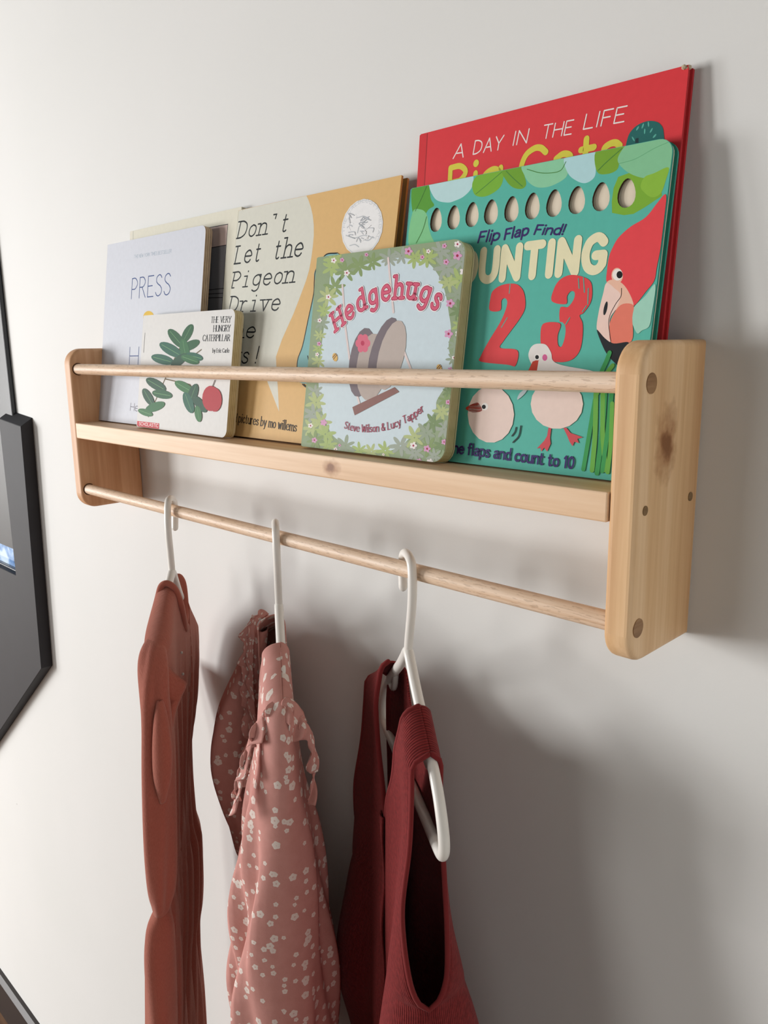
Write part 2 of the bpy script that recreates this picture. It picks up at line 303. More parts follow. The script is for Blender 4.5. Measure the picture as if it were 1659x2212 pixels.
# style: pen width / cap height, thin factor (contrast), serif length, slant, letter gap, monospaced?
STY = {'hand': (.095, 1, 0, .10, 1.5, 0), 'hand2': (.05, 1, 0, .0, 1.6, 0), 'thin': (.09, 1, 0, .05, 1.2, 0), 'round': (.18, 1, 0, .0, 1.5, 0), 'boldit': (.2, 1, 0, .16, 1.5, 0),
       'fat': (.3, 1, 0, 0, 2.7, 0), 'type': (.095, 1, 1.5, .16, 2.0, 1), 'serif': (.2, .32, .9, 0, 1.3, 0), 'serif2': (.145, .4, .55, 0, 1.7, 0), 'hugw': (.30, 1, 1.2, 0, 3.0, 0), 'hugo': (.215, 1, 1.2, 0, 3.0, 0), 'hugf': (.14, 1, 1.1, 0, 3.0, 0)}
class Ink:
    """collects flat ink polygons on a cover, each colour a material slot, each layer a few microns above the last"""
    def __init__(s, bm, mats, clip): s.bm, s.mats, s.clip, s.z, s.ne = bm, mats, clip, 2e-5, 0
    def slot(s, h):
        m = print_mat(h)
        if m not in s.mats: s.mats.append(m)
        return s.mats.index(m)
    def face(s, pts, mi, z):
        P = [tuple(p) for p in pts]; c = s.clip; n = len(c)
        for i in range(n):                                             # clip to the (convex) cover outline
            (ax, ay), (bx, by) = c[i], c[(i+1) % n]
            f = lambda q: (bx-ax)*(q[1]-ay)-(by-ay)*(q[0]-ax)
            out = []
            for j in range(len(P)):
                p, q = P[j], P[(j+1) % len(P)]; fp, fq = f(p), f(q)
                if fp >= 0: out.append(p)
                if (fp >= 0) != (fq >= 0): k = fp/(fp-fq); out.append((p[0]+(q[0]-p[0])*k, p[1]+(q[1]-p[1])*k))
            P = out
            if len(P) < 3: return
        vs = [s.bm.verts.new((x, -z, y)) for x, y in P]
        try: s.bm.faces.new(vs).material_index = mi
        except ValueError: pass
    def flush(s): s.z += min(s.ne, 60)*1.5e-6; s.ne = 0
    def poly(s, h, pts, holes=(), z=None):
        mi = s.slot(h)
        if z is None: s.z += 1.5e-6; z = s.z
        ar = sum(pts[i][0]*pts[(i+1) % len(pts)][1]-pts[(i+1) % len(pts)][0]*pts[i][1] for i in range(len(pts)))
        if ar < 0: pts = pts[::-1]
        allp = [Vector((*p, 0)) for p in pts]; loops = [allp]
        for hh in holes: loops.append([Vector((*p, 0)) for p in hh])
        fl = [v for l in loops for v in l]
        for tri in tessellate_polygon(loops):
            q = [fl[i].to_2d() for i in tri]
            if (q[1]-q[0]).cross(q[2]-q[0]) < 0: q = q[::-1]
            s.face([tuple(v) for v in q], mi, z)
    def stroke(s, mi, pts, wf, k=[0]):
        """pen stroke: one mitred strip per smooth run, round caps and round outer corners"""
        P = [np.array(p, float) for p in pts]
        P = [p for i, p in enumerate(P) if i == 0 or np.hypot(*(p-P[i-1])) > 1e-7]
        def lift(): k[0] = (k[0]+1) % 5; return s.z+k[0]*4e-6
        def disc(c, r): z = lift(); s.face([(c[0]+r*math.cos(a*PI/7), c[1]+r*math.sin(a*PI/7)) for a in range(14)], mi, z)
        if len(P) < 2: disc(P[0], wf(np.array((0, 1.)))*.62); return
        D = [(P[i+1]-P[i])/np.hypot(*(P[i+1]-P[i])) for i in range(len(P)-1)]
        runs, a = [], 0
        for i in range(1, len(D)):
            if D[i-1]@D[i] < .80: runs.append((a, i)); a = i
        runs.append((a, len(D)))
        for a, b in runs:
            z = lift(); L_, R_ = [], []
            for i in range(a, b+1):
                d = D[a] if i == a else D[b-1] if i == b else D[i-1]+D[i]
                d = d/np.hypot(*d); nn = np.array((-d[1], d[0]))*wf(d)/2; L_.append(P[i]+nn); R_.append(P[i]-nn)
            for i in range(len(L_)-1): s.face([R_[i], R_[i+1], L_[i+1], L_[i]], mi, z)
            disc(P[b], wf(D[b-1])/2*.99)
        disc(P[0], wf(D[0])/2*.99)
    def glyph(s, mi, ch, fn, h, st, sx, k):
        wd, thin, serif, slant, gap, mono = st
        u = h/7.5
        wf = lambda d: wd*h*(thin+(1-thin)*abs(d[1]))
        for typ, pts in GL[ch][1]:
            q = catmull(pts, 5, False) if typ == 's' else pts
            s.stroke(mi, [fn((p[0]+slant*p[1])*sx, p[1]*u) for p in q], wf)
            if serif and typ != 'd' and len(pts) > 1:
                for e, g in ((pts[0], q[1]), (pts[-1], q[-2])):
                    if min(abs(e[1]-v) for v in (0, 5, 7.5, 8, -2.5)) < .01 and abs(e[1]-g[1]) > abs(e[0]-g[0]):
                        a0 = -serif if not (e[1] in (5, 8) and ch not in 'vwy') else -serif*1.15
                        a1 = serif if not (e[1] in (5, 8) and ch not in 'vwyu') else .1
                        s.stroke(mi, [fn((e[0]+a0+slant*e[1])*sx, e[1]*u), fn((e[0]+a1+slant*e[1])*sx, e[1]*u)], lambda d: wd*h*(thin if thin < 1 else .9))
    def text(s, h_, txt, a, b, h, stn):
        st = STY[stn]; gap = st[4]; mi = s.slot(h_); s.z += 4e-6
        adv = lambda c: 3.0 if c == ' ' else (6.2 if st[5] else GL[c][0]+gap)
        tot = sum(adv(c) for c in txt)-gap; a = np.array(a); b = np.array(b); d = (b-a); ln = np.hypot(*d); d = d/ln; nn = np.array((-d[1], d[0])); sx = ln/tot; x = 0
        if st[5]: adv = lambda c: 6.2; tot = 6.2*len(txt)-gap; sx = ln/tot
        for c in txt:
            if c != ' ':
                off = (6.2-gap-GL[c][0])/2 if st[5] else 0
                s.glyph(mi, c, lambda gx, gy, x=x+off: tuple(a+d*(x*sx+gx)+nn*gy), h, st, sx, 0)
            x += adv(c)
        s.z += 2.2e-5
    def arc(s, h_, txt, path, h, stn):
        st = STY[stn]; gap = st[4]; mi = s.slot(h_); s.z += 4e-6; P = catmull(path, 8)
        cum = np.concatenate([[0], np.cumsum([np.hypot(*(P[i+1]-P[i])) for i in range(len(P)-1)])])
        tot = sum(3.0 if c == ' ' else GL[c][0]+gap for c in txt)-gap; sx = cum[-1]/tot; x = 0
        Px, Py = np.array([p[0] for p in P]), np.array([p[1] for p in P])
        for c in txt:
            if c == ' ': x += 3.0; continue
            w = GL[c][0]; cc = (x+w/2)*sx
            pt = np.array((np.interp(cc, cum, Px), np.interp(cc, cum, Py))); e = cum[-1]*.02
            d = np.array((np.interp(cc+e, cum, Px)-np.interp(cc-e, cum, Px), np.interp(cc+e, cum, Py)-np.interp(cc-e, cum, Py))); d /= np.hypot(*d); nn = np.array((-d[1], d[0]))
            s.glyph(mi, c, lambda gx, gy: tuple(pt+d*(gx-w/2*sx)+nn*gy), h, st, sx, 0); x += w+gap
        s.z += 2.2e-5
    def draw(s, items):
        sc = lambda q: [(x/1000, y/1000) for x, y in q]
        for a in items:
            k = a[0]
            if k != 'e': s.flush()
            if k == 'f': continue
            if k == 'p': s.poly(a[1], sc(a[2]), [sc(h) for h in a[3:]])
            elif k == 's': s.poly(a[1], [tuple(v) for v in catmull(sc(a[2]), 5, True)])
            elif k == 'e':
                c, A, B = [np.array(v)/1000 for v in a[2:5]]
                s.ne += 1; s.poly(a[1], [tuple(c+A*math.cos(t)+B*math.sin(t)) for t in [2*PI*i/18 for i in range(18)]], (), s.z+(s.ne % 60+1)*1.5e-6)
            elif k in 'lc':
                s.z += 1e-6; q = sc(a[3]); q = catmull(q, 6) if k == 'c' else q; w = a[2]/1000
                s.stroke(s.slot(a[1]), q, lambda d: w); s.z += 2.0e-5
            elif k == 't': s.text(a[1], a[2], np.array(a[3])/1000, np.array(a[4])/1000, a[5]/1000, a[6])
            elif k == 'a': s.arc(a[1], a[2], sc(a[3]), a[4]/1000, a[5])
ART={
'red':[
['t','eee6e2','A',[36.8,235.1],[47.4,234.5],10.1,'hand'],
['t','eee6e2','DAY',[56.9,234.9],[84.1,234],9.7,'hand'],
['t','eee6e2','IN',[94.1,235],[106.5,234.6],9.5,'hand'],
['t','eee6e2','THE',[119.9,234.9],[144.1,233.9],9.1,'hand'],
['t','eee6e2','LIFE',[153.7,235.2],[184.2,234.4],9.5,'hand'],
['t','d9cf4e','Big Cats',[35.2,203.4],[183.8,205.5],24.9,'round'],
['s','2c6a66',[[188.6,213.1],[188.3,223.9],[192.7,229.3],[199.4,231.3],[205.4,230.6],[210.4,227.8],[213.3,222.3],[214.3,208.8],[202,206.2]]],
['e','5fb0a0',[194.7,228.1],[0.8,1.2],[-0.5,0.3]],
['e','5fb0a0',[200,225.3],[0,1.7],[-0.5,0.2]],
['e','5fb0a0',[204.6,225],[0.8,1.3],[-0.4,0.4]],
['e','5fb0a0',[198.3,228.9],[0.5,1.5],[-0.5,0.3]],
['e','5fb0a0',[207.3,221.1],[1,1],[-0.5,0.4]],
['e','5fb0a0',[192.3,222],[-1.1,1.6],[-0.4,-0.2]],
['e','5fb0a0',[202.2,229.3],[-0.3,1.7],[-0.5,0.1]],
['p','2a3c40',[[194,219.1],[194,221.9],[196.1,222],[196.4,218.9]]],
],
'cnt':[
['s','bfe0e2',[[16.1,221.9],[40.1,220.5],[62,220],[64.2,209.9],[57.5,203.8],[48.3,201.4],[40.6,201],[28.3,204.8],[20,214.7]]],
['s','5d9f3c',[[1.1,218.9],[17.4,219.2],[22.5,206.3],[26.8,200.6],[21.1,198.1],[15.5,193.1],[4.1,197.4]]],
['s','86cb92',[[3.5,197.5],[12.7,199.1],[19.9,194.1],[22.7,184.9],[26,177.9],[30,168.6],[3.6,170.3]]],
['s','7db63f',[[64.2,209.9],[65.7,215.3],[72.3,218.2],[91.7,218.2],[93.3,212.5],[91.5,206],[85,202.1],[76.3,200.6],[67.8,203.1]]],
['s','74a73a',[[91.7,217.9],[108.6,218.4],[112,211],[114.5,204],[110.7,201.5],[102.9,203.7],[96.2,209.4]]],
['s','8fcfa6',[[109.5,218],[126.5,218.2],[145.1,218.1],[148.6,214.3],[148.8,206.7],[145.6,202.8],[135.1,199.8],[124.7,200.6],[116.9,205],[112,211]]],
['s','b5dce0',[[144.6,217.5],[157.2,217.3],[168.5,217.5],[170.2,208.4],[170.2,201],[164,197.9],[156.4,200.5],[148.8,206.7]]],
['s','7ba93a',[[168.8,217.2],[180,217.5],[191.7,217.5],[187.8,210.4],[186.7,203.3],[179.3,201.4],[171.6,204.2]]],
['p','7fb13c',[[186.5,175.5],[185.3,182.9],[185.5,191.4],[188,198.3],[195.3,199.6],[207.1,195.4],[217.5,193.9],[220.4,181.9],[209.5,176.2],[202.1,173],[195.4,173]],[[201.9,186.7],[201,189.6],[199.8,192.3],[198.3,194.4],[196.7,195.8],[195.1,196.4],[193.6,196],[192.1,194.8],[190.8,192.8],[189.7,190.2],[189.1,187.3],[189.2,184.4],[190,181.7],[191.5,179.6],[193.6,178.1],[196,177.6],[198.4,178],[200.3,179.2],[201.6,181.2],[202.1,183.8]]],
['s','88c79a',[[186.5,208.2],[188,214.5],[192.9,218.1],[206.8,218],[222.1,216.6],[224.2,212.3],[224.5,202],[222.2,196.6],[213.6,195.1],[205.8,195],[194.5,200.3]]],
['c','6fb184',0.5,[[187.6,206.8],[198.9,207.9],[211.4,212.3],[222.3,214.9]]],
['s','8fbf45',[[204.9,189.9],[207.1,195.4],[213.3,196.8],[222.6,198.9],[221.7,190.9],[219.5,183.7],[214,181.8],[208.4,185.3]]],
['c','4f8a45',0.5,[[68.6,203.7],[78.8,209.2],[91.1,216.2]]],
['c','4f8a45',0.5,[[95.4,216.2],[103,209.7],[111.3,203.2]]],
['c','4f8a45',0.5,[[114,214.7],[127.5,210],[141.7,209.1],[146.3,214.7]]],
['c','4f8a45',0.5,[[172.5,204.9],[178.3,209.5],[188.4,216.2]]],
['c','4f8a45',0.5,[[6.5,198.7],[11.7,207],[16.7,216.6]]],
['c','4f8a45',0.5,[[10.8,172.7],[16.8,182.5],[19.7,192.6]]],
['t','3d2a6a','Flip',[75.4,167.1],[94.3,167.2],7.5,'boldit'],
['t','3d2a6a','Flap',[99.9,166.9],[120.2,168.2],7.1,'boldit'],
['t','3d2a6a','Find!',[126,167.9],[150,165.3],6.3,'boldit'],
['t','ece6bf','COUNTING',[39.5,138.4],[184.2,139.1],21.5,'fat'],
['s','e84c52',[[224.1,168.4],[223.8,149.8],[222.8,137.8],[222.1,129.3],[217.4,122.9],[210,114],[205.8,117.9],[202.9,123.7],[195.8,130],[188.6,130.5],[187.7,137.9],[188,146.8],[190,152.9],[193.5,158.9],[201.1,164.9],[211.3,169.9],[218.2,178.1],[223.1,182.2]]],
['s','a5d8c4',[[210.8,113.9],[217.1,119.8],[223.3,126.8],[223.2,108.5],[222.3,100.6],[217.9,98.2],[214.7,96.4],[210.5,102.7],[209.1,107.8]]],
['s','efc0a8',[[188.6,130.5],[195.6,131.3],[203.4,125.6],[210,114],[204.8,109.2],[195.1,113.4],[187.6,121.3]]],
['s','f2d4c8',[[188.4,130],[194.9,126],[199.7,121.4],[198,113.2],[193.9,105.7],[196.5,91.6],[190.4,94.3],[185,99.6],[185,111.2],[186.7,122.7]]],
['s','e8806c',[[200.6,115],[209.6,114.6],[210,106.5],[211.3,91.4],[198.1,90.1],[194.7,96.8],[194.7,105.7]]],
['s','26282c',[[185,99.3],[191.9,93.6],[198.8,90.1],[209.3,90.8],[207.2,85.2],[204.8,76.3],[201.1,77.5],[193,85.2]]],
['e','26282c',[189.8,113.3],[1.3,-0.3],[0.5,4.5]],
['e','efc0a8',[195.6,134.2],[4.2,-0.3],[-0.7,5.1]],
['e','f4efe8',[195.8,134.8],[3.7,-0.2],[-0.5,3.8]],
['e','1c1c1e',[197.3,134.7],[2.2,-0.1],[-0.3,2.4]],
['c','3a2424',0.5,[[199.9,125.8],[200.1,120.7],[196.9,115.8],[193.6,108.3],[193.7,101.9],[196.5,91.6]]],
['s','e2494d',[[93,115.8],[92.5,124],[93.9,129.7],[99.8,133.2],[107.7,134.4],[115.6,133.4],[121.4,128.9],[124.3,121.8],[124.5,114.9],[120.6,108],[114.6,100.5],[108.5,92.8],[106.4,87.8],[122,85.9],[121.6,75],[114.2,75.6],[89.4,77.7],[88.9,82.1],[94.9,92.9],[103.3,105.7],[107.2,114.1],[108.5,121.1],[106,124.1],[103,122.5],[102.8,115.4]]],
['s','e2494d',[[147,120],[147.8,128.7],[151.9,134.5],[159.4,137.1],[168.7,135.6],[176,131.7],[178.4,124.4],[177.8,117.3],[173.4,111],[170.6,109.1],[173.6,103.8],[174.7,94.5],[173.6,85.3],[168.3,79.4],[159.1,77.6],[149.3,79.3],[143.6,85.5],[140.7,95.1],[142,104.6],[155.7,104.3],[154.8,96.2],[156,89.5],[159,88.5],[160.8,94.8],[160.5,101.5],[158,104.9],[155.1,106.3],[154.6,115.3],[160.6,115.4],[164.6,120.5],[164.7,125.1],[161.5,126],[159,122.8],[158.7,117.5]]],
['l','e2494d',13,[[48.4,134.5],[47.9,81.3]]],
['l','52ae9f',0.7,[[109.5,133.8],[109.4,127.4]]],
['l','52ae9f',0.7,[[109.9,109.8],[105.4,102.8]]],
['l','52ae9f',0.7,[[170.4,134.6],[172.4,124.7]]],
['l','52ae9f',0.7,[[175.1,127.2],[176,116.7]]],
['l','52ae9f',0.7,[[166.6,134.2],[167.9,127.6]]],
['l','52ae9f',0.7,[[163.1,108],[160.5,103.5]]],
['l','52ae9f',0.7,[[175.1,115.5],[172.6,111.7]]],
['s','e6e2de',[[133,80],[132.7,86.2],[135.6,89.7],[140.5,90.6],[146.3,89.6],[151.1,84.1],[153.4,78.6],[162.5,75.3],[186.4,71.6],[183.4,68.3],[178,62.9],[149.8,62.2],[142.6,67.6]]],
['p','c2402c',[[133,70.5],[136.3,77.9],[141.4,79.7],[140.8,71]]],
['e','f5f2ee',[139.9,81.1],[2.6,0],[-0.3,2.3]],
['e','1c1c1e',[139.7,81.1],[1.6,0],[-0.2,1.5]],
['e','d7659a',[146.3,80.8],[2.1,0],[-0.3,2.3]],
['e','ecd6cc',[159.8,48.6],[21.3,0.9],[-2.2,17.3]],
['s','b9c9cc',[[126.5,50.3],[128.1,55.3],[134.4,59.1],[132.4,54.8]]],
['e','ecd6cc',[103.4,38.5],[21.6,1.1],[-2.7,21.1]],
['s','c2402c',[[79.2,42.3],[88.6,46.7],[92.5,45.4],[95.3,41.1],[89.5,39.3],[84.8,39.4]]],
['e','f5f2ee',[97.5,44.1],[3,0.2],[-0.3,2.8]],
['e','1c1c1e',[96.6,43.9],[1.9,0.1],[-0.2,1.6]],
['c','2e3b3c',1.1,[[125.1,23.9],[127.3,26.9],[128,30.2]]],
['c','2e3b3c',1.1,[[126.6,19.3],[131.1,24.3],[132,31.5]]],
['p','d0525a',[[155.6,31.9],[157.9,31.5],[157.8,24.8],[158.8,20.7],[156.6,15],[153.8,17.6],[151.8,14.6],[150.6,17.3],[147.7,16.4],[153.2,22.4],[155.2,26]]],
['p','d0525a',[[167.7,32.4],[170.2,32.6],[173.9,29.3],[183.8,27],[179.7,25.7],[181.3,22.8],[177.7,23.5],[176.6,20.3],[173.9,23.2],[171.5,27.1]]],
['c','3f9d58',3.2,[[186.9,5.5],[187.9,20.9],[189.8,52.7]]],
['c','6cb04c',3.6,[[193.6,5.5],[192.8,29.2],[190,56.6]]],
['c','3f9d58',3.6,[[197.5,3.9],[197.9,29.6],[196.6,56.9]]],
['c','6cb04c',3.4,[[203.8,6.5],[198.6,29.6],[195,58.1]]],
['c','3f9d58',3.2,[[201.3,5.6],[201.9,32.4],[201.6,57]]],
['c','3f9d58',3.2,[[192.5,71.7],[195.2,78.8],[196.7,83.9]]],
['c','6cb04c',3,[[190.8,56.7],[195.1,68.5],[200,75.6]]],
['c','6cb04c',3,[[205.4,5.3],[205.2,23.6],[202.9,50.6]]],
['t','3d2a6a','Lift the flaps and count to 10',[48.7,7.7],[178.8,5.1],7.8,'round'],
],
'hed':[
['s','cfdfe6',[[20.8,152.5],[42.3,151],[64.7,158.1],[89.2,160.9],[111.8,159],[132.5,154.6],[146.1,143.8],[155.1,130],[160.7,114.8],[164.8,101.4],[164.2,88.2],[169.5,75],[166.6,61.6],[157.8,47.9],[157.5,40.7],[150.3,31.2],[133.3,17.2],[122.8,8.9],[99.5,2.2],[70.8,3.8],[44.3,11],[31.9,22.5],[22,37.6],[16,58.2],[15.5,73.8],[16,94.5],[18,115],[20.3,133.3]]],
['e','a9bd78',[16.3,163.5],[-3.4,4.4],[-2.2,-0.5]],
['e','a9bd78',[13.7,161.2],[-5.8,2.3],[-0.9,-1.2]],
['e','a9bd78',[14.1,156.5],[-5.4,-1.9],[1.4,-1.4]],
['e','a9bd78',[20.9,154.1],[0.7,-4.1],[2.2,-0.1]],
['e','a9bd78',[25.7,154.7],[5,-3.5],[1.5,0.9]],
['e','a9bd78',[28.2,158.9],[7.2,0.3],[-0.7,1.8]],
['e','a9bd78',[24.9,162.5],[4.4,3.5],[-2.2,1.3]],
['e','8aa06c',[44.1,149.5],[4.6,-4.2],[2,0.8]],
['e','8aa06c',[45.9,152.4],[6.2,-1.7],[0.5,1.4]],
['e','8aa06c',[44.2,157.4],[4.8,2.8],[-1.8,1.3]],
['e','8aa06c',[37,159.7],[-1.8,4.9],[-2.6,-0.1]],
['e','8aa06c',[33,158.3],[-5.3,3.7],[-1.6,-1]],
['e','8aa06c',[31.9,153.3],[-6.5,-0.9],[0.9,-1.6]],
['e','8aa06c',[35.5,150.3],[-3.1,-3.6],[2.2,-1]],
['e','8aa06c',[64.2,155],[7,-1.7],[0.4,1.6]],
['e','8aa06c',[60.9,159.1],[4.1,2],[-1.4,1.2]],
['e','8aa06c',[57.2,161.7],[0.8,4.4],[-2.5,0.6]],
['e','8aa06c',[50.8,161.3],[-5,4],[-1.8,-0.9]],
['e','8aa06c',[49,157.6],[-6.5,0.6],[0.2,-1.6]],
['e','8aa06c',[52.2,153.4],[-3.7,-3.1],[1.9,-1.1]],
['e','8aa06c',[58.1,152.2],[1.7,-4.1],[2.1,0.2]],
['e','8aa06c',[77.2,161.2],[5,1.6],[-1.2,1.4]],
['e','8aa06c',[72,163.6],[0.4,3.8],[-2,0.4]],
['e','8aa06c',[67.3,162.5],[-3.9,2.7],[-1.2,-0.8]],
['e','8aa06c',[66.2,159.6],[-4.8,0],[0.3,-1.2]],
['e','8aa06c',[69,156],[-2.2,-3.2],[1.9,-0.8]],
['e','8aa06c',[73.3,155.7],[1.5,-3.4],[1.6,0.2]],
['e','8aa06c',[77.3,157.2],[5.1,-2],[0.7,1.2]],
['e','a3ad9f',[86.2,159.4],[-3.9,-1.3],[1,-1.1]],
['e','a3ad9f',[88.6,157.6],[-1.8,-2.8],[1.6,-0.6]],
['e','a3ad9f',[94.7,157.3],[3.7,-3.2],[1.3,0.7]],
['e','a3ad9f',[96.1,159.6],[4.9,-1.1],[0.1,1.2]],
['e','a3ad9f',[94.7,162.9],[3.7,1.9],[-1.3,1.1]],
['e','a3ad9f',[90.3,165],[-0.2,3.8],[-1.9,0.3]],
['e','a3ad9f',[84.4,163.2],[-5.6,2.2],[-0.7,-1.2]],
['e','a3ad9f',[102.8,158.4],[-2.1,-2.8],[1.5,-0.7]],
['e','a3ad9f',[107.3,157.9],[2,-3.2],[1.5,0.3]],
['e','a3ad9f',[111.1,160.1],[5.4,-1.3],[0.2,1.3]],
['e','a3ad9f',[108.9,163.9],[3.4,2.3],[-1.4,1.1]],
['e','a3ad9f',[105.6,165.4],[0.6,3.5],[-1.8,0.4]],
['e','a3ad9f',[100.3,163.9],[-4.3,2.3],[-0.8,-0.9]],
['e','a3ad9f',[99.3,161.6],[-5.2,0.2],[0.3,-1.3]],
['e','a9bd78',[117.5,161.8],[-1.8,3.1],[-1.4,-0.2]],
['e','a9bd78',[113.8,160.1],[-5.3,1.5],[-0.4,-1.3]],
['e','a9bd78',[115.8,156.4],[-3.4,-1.8],[1.2,-1]],
['e','a9bd78',[119.5,154.1],[0,-3.9],[2,-0.3]],
['e','a9bd78',[123.8,155.8],[3.8,-2.3],[0.9,0.9]],
['e','a9bd78',[124.3,158.3],[4.2,0],[-0.3,1.1]],
['e','a9bd78',[122,161.6],[2.3,2.9],[-1.6,0.9]],
['e','a9bd78',[128.9,154.7],[-4.1,-2.3],[1.4,-1.2]],
['e','a9bd78',[133.5,153.3],[0.2,-3.5],[1.8,-0.2]],
['e','a9bd78',[138.6,154.5],[4.6,-2.4],[0.9,1.1]],
['e','a9bd78',[139.1,158.4],[5.1,1.1],[-0.9,1.5]],
['e','a9bd78',[136.1,160.4],[2.4,2.9],[-1.6,0.9]],
['e','a9bd78',[130.5,161.6],[-2.6,4],[-1.7,-0.4]],
['e','a9bd78',[127.5,159.3],[-5.4,1.9],[-0.5,-1.2]],
['e','a3ad9f',[151.4,158.6],[4.8,-2.5],[0.9,1.1]],
['e','a3ad9f',[151.7,161.1],[5,-0.3],[-0.2,1.3]],
['e','a3ad9f',[148.7,164.7],[2.3,2.8],[-1.6,0.8]],
['e','a3ad9f',[143.5,166.3],[-2.4,4.3],[-1.9,-0.3]],
['e','a3ad9f',[141,163.5],[-4.6,1.8],[-0.5,-1.1]],
['e','a3ad9f',[142.1,158.7],[-3.6,-2.4],[1.5,-1.1]],
['e','a3ad9f',[147.3,157.1],[1.1,-3.9],[1.9,0]],
['e','a3ad9f',[150.8,143.8],[-2.7,-4.3],[2.2,-1]],
['e','a3ad9f',[156.2,143.8],[2.2,-4.2],[1.9,0.3]],
['e','a3ad9f',[161,145.3],[6.4,-2.9],[1,1.5]],
['e','a3ad9f',[159.7,151.6],[5.2,2.6],[-1.7,1.6]],
['e','a3ad9f',[154.8,153.8],[1,4.7],[-2.3,0.6]],
['e','a3ad9f',[147.9,152.8],[-5.4,3.9],[-1.5,-1.2]],
['e','a3ad9f',[146.7,148.4],[-6.5,-0.2],[0.5,-1.8]],
['e','a3ad9f',[168.6,156.3],[2.1,-3.1],[1.3,0.3]],
['e','a3ad9f',[170.9,157.9],[4.2,-1.6],[0.4,1]],
['e','a3ad9f',[169.5,161.5],[3,1.6],[-1,1]],
['e','a3ad9f',[166.2,163.1],[0,3],[-1.5,0.2]],
['e','a3ad9f',[162.5,162.9],[-3.3,2.9],[-1.1,-0.7]],
['e','a3ad9f',[161.7,159.6],[-4.1,-0.1],[0.3,-1.2]],
['e','a3ad9f',[164.1,156.3],[-1.9,-3],[1.6,-0.7]],
['e','a3ad9f',[164.9,148.5],[-3.1,-2.9],[1.7,-1]],
['e','a3ad9f',[170.5,147.8],[2,-3.5],[1.6,0.3]],
['e','a3ad9f',[173.6,148.3],[4.7,-3],[1.1,1.1]],
['e','a3ad9f',[174.3,152.2],[5.3,0.5],[-0.6,1.6]],
['e','a3ad9f',[170.4,155.8],[1.8,3.6],[-1.9,0.8]],
['e','a3ad9f',[163.9,155.8],[-4.1,3.6],[-1.4,-0.9]],
['e','a3ad9f',[162,152.6],[-5.7,0.8],[0.1,-1.5]],
['e','a9bd78',[170.8,142.4],[2.5,3.9],[-2.1,1]],
['e','a9bd78',[164.8,143.1],[-2.8,4.7],[-2,-0.4]],
['e','a9bd78',[161.5,139.3],[-6,1.3],[-0.2,-1.5]],
['e','a9bd78',[161.9,136.3],[-5.6,-1.5],[1,-1.6]],
['e','a9bd78',[166.8,133.2],[-1,-4.3],[2.1,-0.5]],
['e','a9bd78',[172.8,133.5],[4.4,-3.9],[1.6,1]],
['e','a9bd78',[173.8,137.2],[5.2,-0.7],[0,1.4]],
['e','b4c187',[161.8,134.4],[3.6,-2.2],[0.8,0.8]],
['e','b4c187',[163.1,137.1],[4.9,0.3],[-0.4,1.4]],
['e','b4c187',[159.1,140],[1.2,2.7],[-1.4,0.5]],
['e','b4c187',[154.3,139.9],[-3.1,2.8],[-1.2,-0.6]],
['e','b4c187',[152.2,137.6],[-5.1,0.6],[0,-1.3]],
['e','b4c187',[154.5,135],[-2.9,-1.8],[1,-0.9]],
['e','b4c187',[159.2,132.8],[1.3,-3.6],[1.6,0.1]],
['e','9aa892',[161.5,127.6],[-6.1,0.1],[0.3,-1.6]],
['e','9aa892',[166,124],[-1.9,-3.1],[1.7,-0.7]],
['e','9aa892',[171,123.5],[2.6,-3.6],[1.6,0.5]],
['e','9aa892',[174.4,125],[5.6,-2.3],[0.8,1.4]],
['e','9aa892',[173.7,129.5],[5,1.7],[-1.1,1.5]],
['e','9aa892',[169.5,132.3],[1.2,4.3],[-2.1,0.6]],
['e','9aa892',[164.6,131.2],[-3.3,3.4],[-1.4,-0.7]],
['e','7d9468',[175.1,111.1],[3.8,-3.7],[1.6,0.8]],
['e','7d9468',[176.2,114.4],[4.6,-0.8],[0.1,1.2]],
['e','7d9468',[173.5,118.3],[2.3,2.7],[-1.4,0.8]],
['e','7d9468',[169.9,119.9],[-1.1,4.2],[-2,0]],
['e','7d9468',[165.5,117.3],[-5,1.8],[-0.6,-1.3]],
['e','7d9468',[166.1,113.6],[-4.4,-1.4],[1,-1.2]],
['e','7d9468',[169.8,111.5],[-1.1,-3.5],[1.7,-0.5]],
['e','a9bd78',[178.2,104.4],[4.1,-0.2],[-0.1,1.2]],
['e','a9bd78',[176.1,107],[2.2,2.1],[-1.1,0.8]],
['e','a9bd78',[171.9,108],[-1.4,3],[-1.3,-0.2]],
['e','a9bd78',[169.5,106.1],[-3.7,1.3],[-0.5,-0.9]],
['e','a9bd78',[169.4,103.2],[-3.7,-1.4],[0.9,-1.1]],
['e','a9bd78',[172.6,101.5],[-0.8,-2.8],[1.4,-0.3]],
['e','a9bd78',[175.9,101.3],[2.1,-3],[1.3,0.5]],
['e','9aa892',[175.4,89.4],[3.9,-0.5],[0,1]],
['e','9aa892',[173.7,92.5],[2.5,2.4],[-1.2,0.8]],
['e','9aa892',[169.8,93.1],[-1,2.9],[-1.3,-0.1]],
['e','9aa892',[166.9,91.2],[-3.6,1.2],[-0.4,-0.9]],
['e','9aa892',[166.9,88.4],[-3.8,-1.3],[0.7,-1]],
['e','9aa892',[170.5,86.9],[-0.4,-2.7],[1.3,-0.2]],
['e','9aa892',[174.1,86.8],[2.9,-2.9],[1.2,0.6]],
['e','9aa892',[168.2,77.3],[-1.7,-2],[0.9,-0.6]],
['e','9aa892',[170.8,76.9],[0.6,-2.2],[1,0.1]],
['e','9aa892',[174,78.7],[3.6,-0.7],[0.2,0.9]],
['e','9aa892',[173.1,81.1],[2.7,1.5],[-0.8,0.8]],
['e','9aa892',[169.8,81.9],[-0.2,2.3],[-1.1,0.1]],
